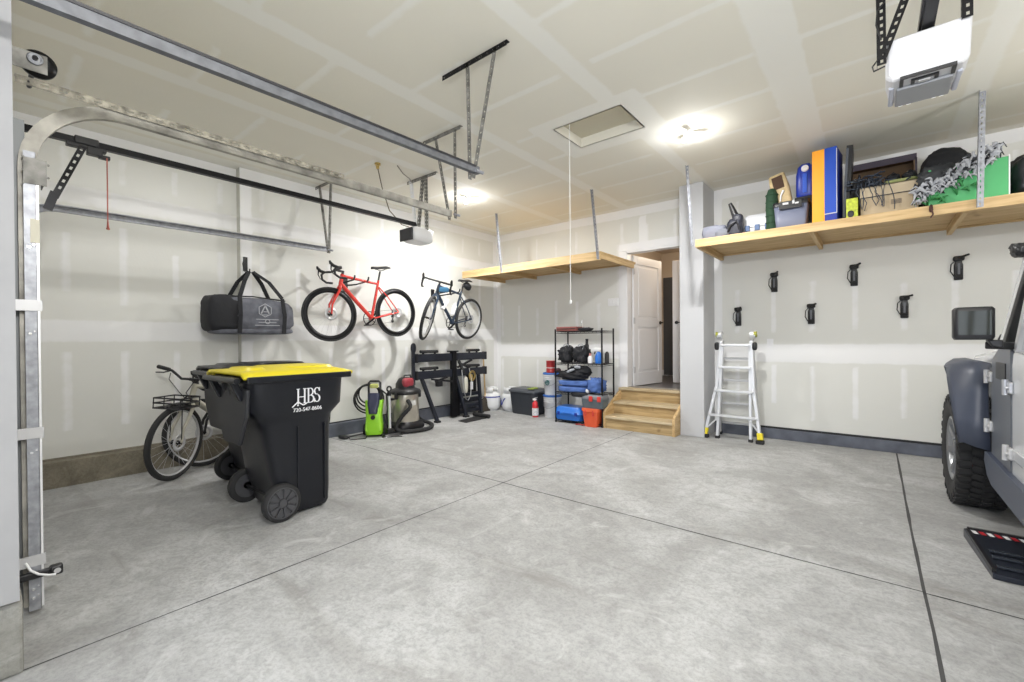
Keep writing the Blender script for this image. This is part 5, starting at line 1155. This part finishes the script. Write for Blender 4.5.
# shop vacuum wand
t = thing('vacuum_wand', 'silver vacuum wand with black floor head standing beside the steel vacuum', 'wand', (-4.98, 3.50, 0))
b = MB(); b.tube([(0, 0, .10), (-.01, 0, .56)], .019, 12); b.build('tube', M['alu'], t)
b = MB(); b.box((.0, .0, .06), (.07, .10, .06)); b.loft([(.0, .06, 0, .05, .15, 4), (.035, .04, 0, .03, .12, 4)], n=20); b.build('floor_head', M['black'], t, bevel=.006)
b = MB(); b.tube([(-.01, 0, .53), (-.01, 0, .58)], .026, 12); b.torus((-.01, 0, .62), (1, 0, 0), .032, .012, 18, 6); b.build('grip_end', M['black'], t)
# shop vacuum
VX, VY = -5.12, 3.86
t = thing('shop_vacuum', 'wet-dry vacuum with stainless drum and red-topped black motor head', 'vacuum', (VX, VY, 0))
b = MB(); b.lathe([(.19, .12), (.192, .14), (.185, .28), (.19, .285), (.18, .50), (.178, .52)], n=40); b.build('drum', M['steel'], t)
b = MB(); b.loft([(.03, 0, 0, .21, .23, 3), (.06, 0, 0, .23, .25, 3), (.13, 0, 0, .20, .21, 3), (.14, 0, 0, .195, .195, 2.4)], n=40); b.build('base', M['black'], t)
for a in (.8, 2.4, 3.9, 5.5):
    b = MB(); b.blob((.2*math.cos(a), .21*math.sin(a), .03), (.06, .06, .06), 2.2); b.build('caster', M['rubber'], t)
b = MB(); b.lathe([(.18, .51), (.215, .52), (.22, .55), (.20, .575), (.13, .60)], n=40); b.build('lid', M['black'], t)
b = MB(); b.loft([(.585, 0, 0, .13, .13, 2.3), (.66, 0, 0, .125, .125, 2.3), (.73, 0, 0, .085, .085, 2.3), (.745, 0, 0, .05, .05, 2.3)], n=28); b.build('motor_head', M['black'], t)
b = MB(); b.blob((.085, -.02, .675), (.09, .17, .13), 3.5); b.build('red_cowl', mat('vac_red', (.32, .04, .055), .35), t)
b = MB(); b.tube([(.05, -.07, .70), (.05, -.05, .775), (.05, .05, .775), (.05, .07, .70)], .012, 8); b.build('carry_handle', M['black'], t)
for s_ in (-1, 1):
    b = MB(); b.box((.06, s_*.20, .50), (.04, .04, .09)); b.build('latch', M['black'], t, bevel=.006)
    b = MB(); b.cyl((0.02, s_*.20, .46), (.02, s_*.25, .46), .018); b.build('port', M['black'], t)
b = MB(); b.box((.188, -.02, .40), (.008, .10, .07)); b.build('drum_label', mat('vac_label', (.62, .62, .6), .5), t)
b = MB(); P = [(.19, -.10, .44), (.26, -.12, .36), (.17, -.20, .22), (.14, -.26, .08), (.22, -.18, .035), (.30, .0, .032), (.28, .20, .032), (.15, .36, .032), (-.02, .44, .035), (-.10, .40, .06), (-.08, .30, .12), (-.10, .25, .22)]
QQ = []
for i in range(len(P)-1):
    for k in range(8):
        u = k/8; p0, p1, p2, p3 = V(P[max(0, i-1)]), V(P[i]), V(P[i+1]), V(P[min(len(P)-1, i+2)])
        QQ.append(.5*((2*p1)+(p2-p0)*u+(2*p0-5*p1+4*p2-p3)*u*u+(3*p1-p0-3*p2+p3)*u**3))
rr = [.026 if i % 2 else .029 for i in range(len(QQ))]
b.tube(QQ, rr, 10); b.build('vacuum_hose', M['rubber'], t)
b = MB(); b.box((.02, -.28, .10), (.05, .02, .10)); b.build('brush_holder', M['black'], t)
# ------------------------------------------------------------------ black equipment stand
EX = -5.30
t = thing('equipment_stand', 'black steel stand with two stacked horizontal beams and padded rests by the left wall', 'stand', (EX, 4.95, 0))
NV = mat('dark_slate_metal', (.022, .025, .036), .4, .3)
for z0, z1 in ((.935, 1.055), (.675, .795)):
    for y0, y1 in ((4.20, 4.90), (4.99, 5.69)):
        b = MB(); b.b2((EX-.035, y0, z0), (EX+.035, y1, z1)); b.b2((EX+.036, y0+.05, z0+.025), (EX+.040, y1-.05, z1-.025)); b.build('beam', NV, t, world=True, bevel=.006)
    for y in (4.19, 5.70):
        b = MB(); b.b2((EX-.042, y-.02, z0-.008), (EX+.042, y+.02, z1+.008)); b.build('end_cap', M['black'], t, world=True, bevel=.006)
    for y0, y1 in ((4.28, 4.62), (5.27, 5.56)):
        b = MB(); b.tube([(EX, y0, z1+.038), (EX, y1, z1+.036)], .024, 12); b.build('foam_pad', M['rubber'], t, world=True)
        b = MB(); b.b2((EX-.01, y0+.04, z1), (EX+.01, y0+.07, z1+.04)); b.b2((EX-.01, y1-.07, z1), (EX+.01, y1-.04, z1+.04)); b.build('pad_post', M['blackm'], t, world=True)
b = MB(); b.b2((EX-.02, 4.895, .02), (EX+.055, 4.985, 1.09)); b.build('centre_post', M['blackm'], t, world=True, bevel=.006)
b = MB(); b.b2((EX-.06, 4.87, 1.075), (EX+.07, 5.01, 1.095)); b.build('post_cap', M['blackm'], t, world=True, bevel=.004)
b = MB(); b.bar((EX, 4.145, .60), (EX, 4.145, 1.13), .05, .035); b.blob((EX, 4.15, 1.15), (.06, .09, .15), 2.4); b.build('side_upright', NV, t, world=True, bevel=.004)
for y0, y1, dx in ((4.30, 4.50, .12), (5.54, 5.58, .02), (5.0, 5.12, .12)):
    b = MB(); b.bar((EX, y0, .69), (EX+dx, y1, .02), .05, .05, up=(1, 0, 0)); b.build('leg', NV, t, world=True, bevel=.005)
    b = MB(); b.box((EX+dx, y1, .015), (.08, .08, .03)); b.build('leg_foot', M['rubber'], t, world=True, bevel=.004)
for z in (.07, .16, .26, .35):
    b = MB(); b.b2((EX-.06, 5.06, z-.03), (EX+.0, 5.56, z+.03)); b.build('lower_crossbar', NV, t, world=True, bevel=.008)
b = MB(); b.b2((EX-.02, 4.99, .02), (EX+.02, 5.08, .5)); b.b2((EX-.05, 5.28, .38), (EX-.01, 5.5, .7)); b.build('lower_frame', M['blackm'], t, world=True, bevel=.006)
for p, q in (((4.48, .66), (4.9, .60)), ((4.55, .62), (4.80, .68)), ((5.03, .82), (5.35, .93)), ((5.05, .90), (5.28, .80)), ((5.1, .85), (5.5, .84))):
    b = MB(); b.bar((EX+.02, p[0], p[1]), (EX+.03, q[0], q[1]), .035, .03); b.build('folding_arm', M['black'], t, world=True, bevel=.005)
b = MB(); b.box((EX+.03, 4.62, .585), (.07, .10, .09)); b.build('clamp_block', M['black'], t, world=True, bevel=.008)
b = MB(); b.bar((EX+.05, 5.02, .95), (EX+.08, 5.12, .72), .05, .04); b.build('release_handle', M['rubber'], t, world=True, bevel=.01)
t = thing('hanging_pouch', 'slim white pouch hanging from the black stand on a pale cord', 'pouch', (EX+.12, 5.12, .5))
b = MB(); b.blob((EX+.12, 5.12, .53), (.05, .07, .27), 3); b.build('pouch_body', mat('pouch_cream', (.6, .58, .5), .7), t, world=True)
b = MB(); b.tube([(EX+.10, 5.05, .78), (EX+.13, 5.05, .5), (EX+.13, 5.11, .30), (EX+.13, 5.16, .27), (EX+.13, 5.22, .35), (EX+.12, 5.25, .6), (EX+.09, 5.23, .8)], .006, 6); b.build('pale_cord', M['silver'], t, world=True)
t = thing('cable_coil', 'brass-coloured cable coil with a white tag hanging on the black stand', 'coil', (EX+.12, 5.25, .6))
b = MB()
for r_ in (.085, .075, .06): b.torus((EX+.11, 5.28, .67), (1, .1, 0), r_, .005, 24, 6)
b.blob((EX+.10, 5.26, .65), (.03, .08, .10), 2.4); b.build('coil_body', M['brass'], t, world=True)
b = MB(); b.b2((EX+.10, 5.24, .44), (EX+.108, 5.30, .57)); b.build('white_tag', M['white'], t, world=True)
t = thing('broom', 'wooden handled broom leaning in the corner behind the black stand', 'broom', (-5.42, 5.82, 0))
b = MB(); b.tube([(-5.38, 5.80, .22), (-5.46, 5.84, 1.02)], .013, 8); b.build('broom_handle', M['pine2'], t, world=True)
b = MB(); b.loft([(.0, -5.36, 5.79, .05, .13, 4), (.20, -5.37, 5.80, .035, .10, 4), (.24, -5.375, 5.80, .02, .03, 4)], n=20); b.build('broom_head', mat('bristle_dark', (.05, .04, .03), .8), t, world=True)
# black strip mat on the floor
t = thing('rubber_mat', 'black rubber mat strip lying loose on the floor with one end rolled up', 'mat', (-4.92, 5.05, 0))
b = MB(); b.add([(-5.02, 4.78, .006), (-4.80, 4.74, .006), (-4.82, 5.22, .006), (-5.10, 5.26, .006), (-5.02, 4.78, .001), (-4.80, 4.74, .001), (-4.82, 5.22, .001), (-5.10, 5.26, .001)], [(0, 1, 2, 3), (7, 6, 5, 4), (0, 4, 5, 1), (1, 5, 6, 2), (2, 6, 7, 3), (3, 7, 4, 0)]); b.build('mat_sheet', M['rubber'], t, world=True)
b = MB(); b.tube([(-5.15, 5.27, .035), (-4.78, 5.24, .035)], .033, 12); b.build('rolled_end', M['rubber'], t, world=True)

# ------------------------------------------------------------------ silver off-road car at the right edge
JX = 1.36
t = thing('off_road_car', 'silver off-road car with blue-grey fender flares parked at the right edge', 'car', (JX, 3.4, 0)); J = t
def mir(p): return (2*JX-p[0], p[1], p[2])
def jb(mb, name, m_, bevel=0., parent=None): return mb.build(name, M[m_] if isinstance(m_, str) else m_, parent or J, world=True, bevel=bevel)
AY, RYr = 4.74, 1.79
def yz(poly, x0, x1, mb=None):
    mb = mb or MB(); n = len(poly); vs = [(x0, y, z) for y, z in poly] + [(x1, y, z) for y, z in poly]
    mb.add(vs, [tuple(range(n)), tuple(range(2*n-1, n-1, -1))] + [(i, n+i, n+(i+1) % n, (i+1) % n) for i in range(n)]); return mb
def hexa(a, b_, mb):   # two 4-point quads
    mb.add(list(a)+list(b_), [(3, 2, 1, 0), (4, 5, 6, 7), (0, 1, 5, 4), (1, 2, 6, 5), (2, 3, 7, 6), (3, 0, 4, 7)]); return mb
for sx in (1, -1):
    fx = (lambda x: x) if sx == 1 else (lambda x: 2*JX-x)
    # cowl side
    b = MB(); yz([(3.56, .42), (4.06, .44), (4.06, 1.04), (4.03, 1.12), (3.86, 1.18), (3.56, 1.18)], fx(.575), fx(.62), b); jb(b, 'cowl_panel', 'grille' if sx == 1 else 'jeep', .006)
    # fender flare
    O = [(.53, 5.24, .66), (.51, 5.22, .90), (.47, 5.08, 1.0), (.425, 4.46, 1.02), (.42, 4.36, .96), (.425, 4.28, .84), (.435, 4.20, .70), (.45, 4.14, .55)]
    Q = [(.60, 5.40, .62), (.60, 5.38, .93), (.60, 5.24, 1.06), (.60, 4.22, 1.06), (.578, 4.16, 1.0), (.578, 4.15, .86), (.578, 4.13, .70), (.578, 4.10, .52)]
    b = MB(); vs = []
    for p, q in zip(O, Q):
        p2 = (p[0]+.01, p[1]-(.06 if p[1] < 5 else -.06), p[2]-.05) if False else None
        mid = tuple((p[i]*.25+q[i]*.75) for i in range(3)); mid = (mid[0]-.035, mid[1], mid[2]+.01)
        vs += [(fx(v[0]), v[1], v[2]) for v in (p, ((p[0]*.8+q[0]*.2)-.012, p[1]*.8+q[1]*.2, p[2]*.8+q[2]*.2+.012), mid, q)]
    fs = [(4*i+k, 4*i+k+1, 4*i+k+5, 4*i+k+4) for i in range(7) for k in range(3)]
    b.add(vs, fs, 0, True); o = jb(b, 'fender_flare', 'flare'); sd = o.modifiers.new('s', 'SOLIDIFY'); sd.thickness = .022; sd.offset = -1 if sx == 1 else 1
    # inner wheel well
    b = MB(); b.b2((fx(.73), 4.15, .30), (fx(.80), 5.35, 1.04)); b.b2((fx(.60), 4.10, .30), (fx(.78), 4.14, 1.02)); jb(b, 'wheel_well', 'black')
    # rock rail
    b = MB(); yz([(4.10, .52), (4.12, .46), (4.02, .38), (3.9, .35), (2.4, .35), (2.4, .50)], fx(.55), fx(.66), b); jb(b, 'rock_rail', 'flare', .004)
    # doors
    for y0, y1, nm in ((2.55, 3.545, 'front_door'), (1.62, 2.535, 'rear_door')):
        b = MB(); yz([(y0, .50), (y1, .50), (y1, 1.10), (y1-.03, 1.17), (y0, 1.17)], fx(.578), fx(.64), b); d = jb(b, nm, 'jeep', .012)
        b = MB(); yz([(y0+.08, .60), (y1-.08, .60), (y1-.08, .66), (y0+.08, .66)], fx(.566), fx(.58), b); jb(b, 'door_crease', 'jeep', .006, d)
        ytop = y1-.30 if nm == 'front_door' else y1
        b = MB()
        for p, q in (((y0+.02, 1.17), (y0+.02, 1.72)), ((y0+.02, 1.70), (ytop, 1.70)), ((y1-.02, 1.17), (ytop, 1.72))): b.bar((fx(.60), p[0], p[1]), (fx(.63 if q[1] > 1.3 else .60), q[0], q[1]), .035, .035)
        jb(b, 'window_frame', 'silver', .004, d)
        b = MB(); vs = [(fx(.605), y0+.03, 1.18), (fx(.605), y1-.03, 1.18), (fx(.632), ytop, 1.70), (fx(.632), y0+.03, 1.70)]; b.add(vs, [(0, 1, 2, 3)]); jb(b, 'window_pane', 'glass', 0, d)
        b = MB(); b.bar((fx(.56), y0+.12, 1.03), (fx(.56), y0+.30, 1.03), .03, .035); b.cyl((fx(.56), y0+.10, 1.02), (fx(.58), y0+.10, 1.02), .03); jb(b, 'door_handle', 'black', .004, d)
    for y, z in ((3.56, .975), (3.56, .62), (4.07, 1.00), (4.07, .69)):
        b = MB(); big = y < 4
        b.b2((fx(.56), y-.06, z-.032), (fx(.58), y-.01, z+.032)); b.b2((fx(.557), y+.005, z-.026), (fx(.58), y+(.07 if big else .035), z+.026)); b.cyl((fx(.556), y, z-.042), (fx(.556), y, z+.042), .013, 14); b.cyl((fx(.55), y+.035, z), (fx(.56), y+.035, z), .010, 10); b.cyl((fx(.55), y-.035, z), (fx(.56), y-.035, z), .010, 10)
        jb(b, 'door_hinge', mat('hinge_silver', (.50, .51, .54), .3, .5) if y == 3.56 and z > .9 and sx == 1 else 'chrome' if False else 'silver', .008)
    # fender vent
    b = MB(); b.b2((fx(.570), 3.66, 1.0), (fx(.576), 3.90, 1.10)); jb(b, 'side_vent', 'black', .006)
    # A pillar and windshield frame
    b = MB(); b.bar((fx(.61), 3.90, 1.16), (fx(.64), 3.36, 1.74), .06, .07); jb(b, 'windshield_pillar', 'jeep', .012)
    b = MB(); b.bar((fx(.605), 3.83, 1.16), (fx(.635), 3.31, 1.71), .05, .05); jb(b, 'pillar_seal', 'black', .008)
    b = MB(); b.blob((fx(.60), 3.46, 1.70), (.08, .12, .07), 2.6, .15); b.bar((fx(.57), 3.48, 1.73), (fx(.61), 3.42, 1.67), .03, .03); jb(b, 'roof_bracket', 'black', .004)
    # mirror
    b = MB(); b.loft([(1.235, fx(.420), 3.45, .072, .045, 6), (1.25, fx(.420), 3.45, .080, .05, 6), (1.40, fx(.420), 3.45, .080, .05, 6), (1.412, fx(.420), 3.45, .07, .042, 6)], n=36); mr = jb(b, 'mirror_housing', 'black')
    b = MB(); b.loft([(1.262, fx(.422), 3.398, .064, .003, 8), (1.390, fx(.422), 3.398, .064, .003, 8)], n=28); jb(b, 'mirror_glass', 'mirror', 0, mr)
    b = MB(); hexa([(fx(.47), 3.43, 1.235), (fx(.53), 3.43, 1.235), (fx(.53), 3.49, 1.235), (fx(.47), 3.49, 1.235)], [(fx(.49), 3.43, 1.20), (fx(.53), 3.43, 1.19), (fx(.53), 3.49, 1.19), (fx(.49), 3.49, 1.20)], b); b.bar((fx(.49), 3.47, 1.205), (fx(.60), 3.58, 1.20), .06, .04); jb(b, 'mirror_arm', 'black', .006)
    # wheels
    for wy, steer in ((AY, math.radians(1)), (RYr, 0)):
        Wc = V((fx(.580), wy, .405)); ax_ = V((math.cos(steer)*-1, math.sin(steer)*-1, 0)) * sx; ax_ = V((-math.cos(steer), -math.sin(steer), 0)) if sx == 1 else V((math.cos(steer), math.sin(steer), 0))
        b = MB(); R = .405
        b.lathe([(.225, -.10), (.26, -.125), (.34, -.135), (.375, -.128), (.392, -.112), (.394, 0), (.392, .112), (.375, .128), (.34, .135), (.26, .125), (.225, .10)], Wc, ax_, 56, caps=False)
        u = V((0, 0, 1)); w_ = ax_.cross(u).normalized()
        for k in range(44):
            a = 2*PI*k/44; d = u*math.cos(a)+w_*math.sin(a); tg = ax_.cross(d)
            for row, off, sk in ((-.098, 0, .4), (-.036, .5, -.5), (.036, 0, .5), (.098, .5, -.4)):
                a2 = a+off*2*PI/44; d = u*math.cos(a2)+w_*math.sin(a2); tg = ax_.cross(d)
                c_ = Wc+ax_*row+d*.393; lx = (ax_+tg*sk*.5).normalized(); ly = d.cross(lx).normalized()
                vs = [c_+lx*i*(.028 if abs(row) < .05 else .031)+ly*j*(.019)+d*q for q in (-.006, .014) for i, j in ((-1, -1), (1, -1), (1, 1), (-1, 1))]
                b.add(vs, [(0, 1, 2, 3), (7, 6, 5, 4), (0, 4, 5, 1), (1, 5, 6, 2), (2, 6, 7, 3), (3, 7, 4, 0)])
            if k % 2 == 0:
                c_ = Wc+ax_*.130+d*.362; vs = [c_+d*i*.024+tg*j*.016+ax_*q for q in (-.004, .006) for i, j in ((-1, -1), (1, -1), (1, 1), (-1, 1))]
                b.add(vs, [(0, 1, 2, 3), (7, 6, 5, 4), (0, 4, 5, 1), (1, 5, 6, 2), (2, 6, 7, 3), (3, 7, 4, 0)])
        tr = jb(b, 'tire', 'rubber')
        b = MB(); b.lathe([(.22, .02), (.228, .105), (.24, .118), (.228, .122), (.212, .10), (.20, .03), (.06, .03), (.0, .03)], Wc, ax_, 40, caps=False)
        for k in range(7):
            a = 2*PI*k/7; d = u*math.cos(a)+w_*math.sin(a); b.bar(Wc+ax_*.075+d*.04, Wc+ax_*.10+d*.215, .05, .025, up=ax_)
        b.cyl(Wc+ax_*.03, Wc+ax_*.105, .05); 
        for k in range(5):
            a = 2*PI*k/5; d = u*math.cos(a)+w_*math.sin(a); b.cyl(Wc+ax_*.08+d*.07, Wc+ax_*.11+d*.07, .010, 8)
        jb(b, 'rim', mat('rim_grey', (.34, .35, .37), .3, .8) if sx == 1 and wy == AY else 'silver', 0, tr)
    # headlight & rear quarter
    b = MB(); b.cyl((fx(.86), 5.40, .92), (fx(.86), 5.45, .92), .09, 28); jb(b, 'headlight', 'glass')
    b = MB(); yz([(1.2, .60), (1.61, .60), (1.61, 1.17), (1.2, 1.17)], fx(.578), fx(.66), b); jb(b, 'rear_quarter', 'jeep', .01)
b = MB()
prof = [(4.05, 1.19), (5.38, 1.10), (5.42, 1.06), (5.42, .6), (4.05, .6)]
yz(prof, .66, 2.06, b); jb(b, 'hood', 'jeep', .03)
b = MB(); yz([(5.41, .66), (5.45, .66), (5.45, 1.08), (5.41, 1.08)], .70, 2.02, b); jb(b, 'grille_panel', 'jeep', .02)
for k in range(7): b = MB(); b.b2((1.12+.07*k, 5.451, .78), (1.155+.07*k, 5.456, 1.02)); jb(b, 'grille_slot', 'black')
b = MB(); b.b2((.50, 5.50, .50), (2.22, 5.66, .66)); jb(b, 'front_bumper', 'black', .03)
b = MB(); b.b2((.63, 3.5, .45), (2.09, 4.10, 1.165)); b.b2((.64, 1.2, .45), (2.08, 3.5, .55)); jb(b, 'body_tub', 'jeep', .01)
b = MB(); b.bar((.68, 3.22, 1.76), (2.04, 3.22, 1.76), .08, .07); b.bar((.62, 3.86, 1.17), (2.10, 3.86, 1.17), .06, .05); jb(b, 'windshield_frame', 'jeep', .01)
b = MB(); b.add([(.64, 3.85, 1.2), (2.08, 3.85, 1.2), (2.02, 3.24, 1.75), (.70, 3.24, 1.75)], [(0, 1, 2, 3)]); jb(b, 'windshield', 'glass')
b = MB(); b.b2((.66, 1.2, 1.74), (2.06, 3.22, 1.80)); jb(b, 'hard_top', 'jeep', .03)
b = MB(); b.b2((.80, 2.4, .55), (1.20, 2.9, .85)); b.b2((.80, 2.35, .8), (1.20, 2.5, 1.5)); b.b2((1.52, 2.4, .55), (1.92, 2.9, .85)); b.b2((1.52, 2.35, .8), (1.92, 2.5, 1.5)); jb(b, 'seats', 'bagblk', .05)
b = MB(); b.b2((.66, 3.3, .95), (2.06, 3.7, 1.14)); jb(b, 'dashboard', 'black', .03)
b = MB(); b.tube([(.63, 3.98, 1.14), (.60, 4.02, 1.22), (.61, 3.98, 1.26)], .010, 6); b.cyl((.64, 3.97, 1.12), (.64, 3.97, 1.16), .02, 10); jb(b, 'antenna_base', 'black')
b = MB(); b.cyl((.7, AY, .40), (2.0, AY, .40), .05); b.cyl((.7, RYr, .40), (2.0, RYr, .40), .05); b.b2((.9, 1.2, .40), (1.0, 5.4, .5)); b.b2((1.72, 1.2, .40), (1.82, 5.4, .5)); jb(b, 'chassis', 'black')
# striped step plate under the car's edge
t = thing('wheel_ramp', 'low dark metal ramp with red and white striped edge, under the car door', 'ramp', (.9, 3.6, 0))
b = MB()
A_ = [(.435, 3.92), (1.30, 3.92), (1.30, 3.32), (.475, 3.32)]
def slab(poly, z0s, z1s, mb, mi=0):
    n = len(poly); mb.add([(x, y, z) for (x, y), z in zip(poly, z0s)] + [(x, y, z) for (x, y), z in zip(poly, z1s)], [tuple(range(n)), tuple(range(2*n-1, n-1, -1))] + [(i, n+i, n+(i+1) % n, (i+1) % n) for i in range(n)], mi)
slab(A_, [0, 0, 0, 0], [.055, .055, .03, .03], b)
b.build('ramp_plate', mat('ramp_navy', (.03, .035, .05), .3, .4), t, world=True, bevel=.004)
for y in (3.40, 3.52, 3.60):
    b = MB(); b.bar((.50, y, .04+.04*(y-3.32)), (1.28, y, .04+.04*(y-3.32)), .022, .012); b.build('ridge', mat('ramp_ridge', (.07, .08, .10), .25, .5), t, world=True, bevel=.002)
b = MB(); b.bar((.45, 3.91, .058), (1.28, 3.91, .058), .02, .02); b.bar((.45, 3.90, .052), (.482, 3.34, .040), .016, .02); b.build('ramp_rim', M['black'], t, world=True)
n = 24
for k in range(n):
    x = .472+.033*k; b = MB(); b.add([(x, 3.840, .057), (x+.022, 3.840, .057), (x+.012, 3.895, .0575), (x-.010, 3.895, .0575)], [(0, 1, 2, 3)]); b.build('reflective_stripe', M['white'] if k % 2 == 0 else mat('reflector_red', (.45, .02, .03), .4) if k == 1 else (M['white'] if k % 2 == 0 else bpy.data.materials['reflector_red']), t, world=True)
# ------------------------------------------------------------------ lights, world, view
def area(name, loc, size, power, rot=(0, 0, 0), col=(1, .99, .97), shape='DISK', size_y=None, spread=None):
    l = bpy.data.lights.new(name, 'AREA'); l.energy = power; l.size = size; l.shape = shape; l.color = col
    if size_y: l.size_y = size_y
    if spread: l.spread = spread
    o = bpy.data.objects.new(name, l); COL.objects.link(o); o.location = loc; o.rotation_euler = rot; return o
def pointl(name, loc, r, power, col=(1, .995, .98)):
    l = bpy.data.lights.new(name, 'POINT'); l.energy = power; l.shadow_soft_size = r; l.color = col
    o = bpy.data.objects.new(name, l); COL.objects.link(o); o.location = loc; return o
for i, (x, y) in enumerate(LP):
    area('ceiling_and_fill_lamp', (x, y, HC-.09), .10, 38 if i == 0 else 54); pointl('lamp_halo', (x, y, HC-.14), .05, 7)
# unseen fill lamps added behind and beside the camera to brighten the room
for (x, y, p) in ((.1, .25, 125), (1.9, .4, 60), (1.7, 4.36, 22)): pointl('ceiling_and_fill_lamp', (x, y, HC-.75), .06, p)
area('ceiling_and_fill_lamp', (-4.5, 1.2, HC-.09), .1, 10)  # added fill lamp that lifts the left wall, no fixture hangs there
pointl('hall_lamp', (-2.3, YB+1.2, 2.8), .1, 14, (1, .86, .68))
w = bpy.data.worlds.new('world'); SC.world = w; w.use_nodes = True
w.node_tree.nodes['Background'].inputs[0].default_value = (.80, .85, .95, 1); w.node_tree.nodes['Background'].inputs[1].default_value = 2.2
SC.view_settings.view_transform = 'Standard'; SC.view_settings.look = 'None'; SC.view_settings.exposure = .30; SC.view_settings.gamma = 1.0
SC.cycles.use_denoising = True
SC.cycles.max_bounces = 8; SC.cycles.diffuse_bounces = 5
SC.cycles.sample_clamp_indirect = 8
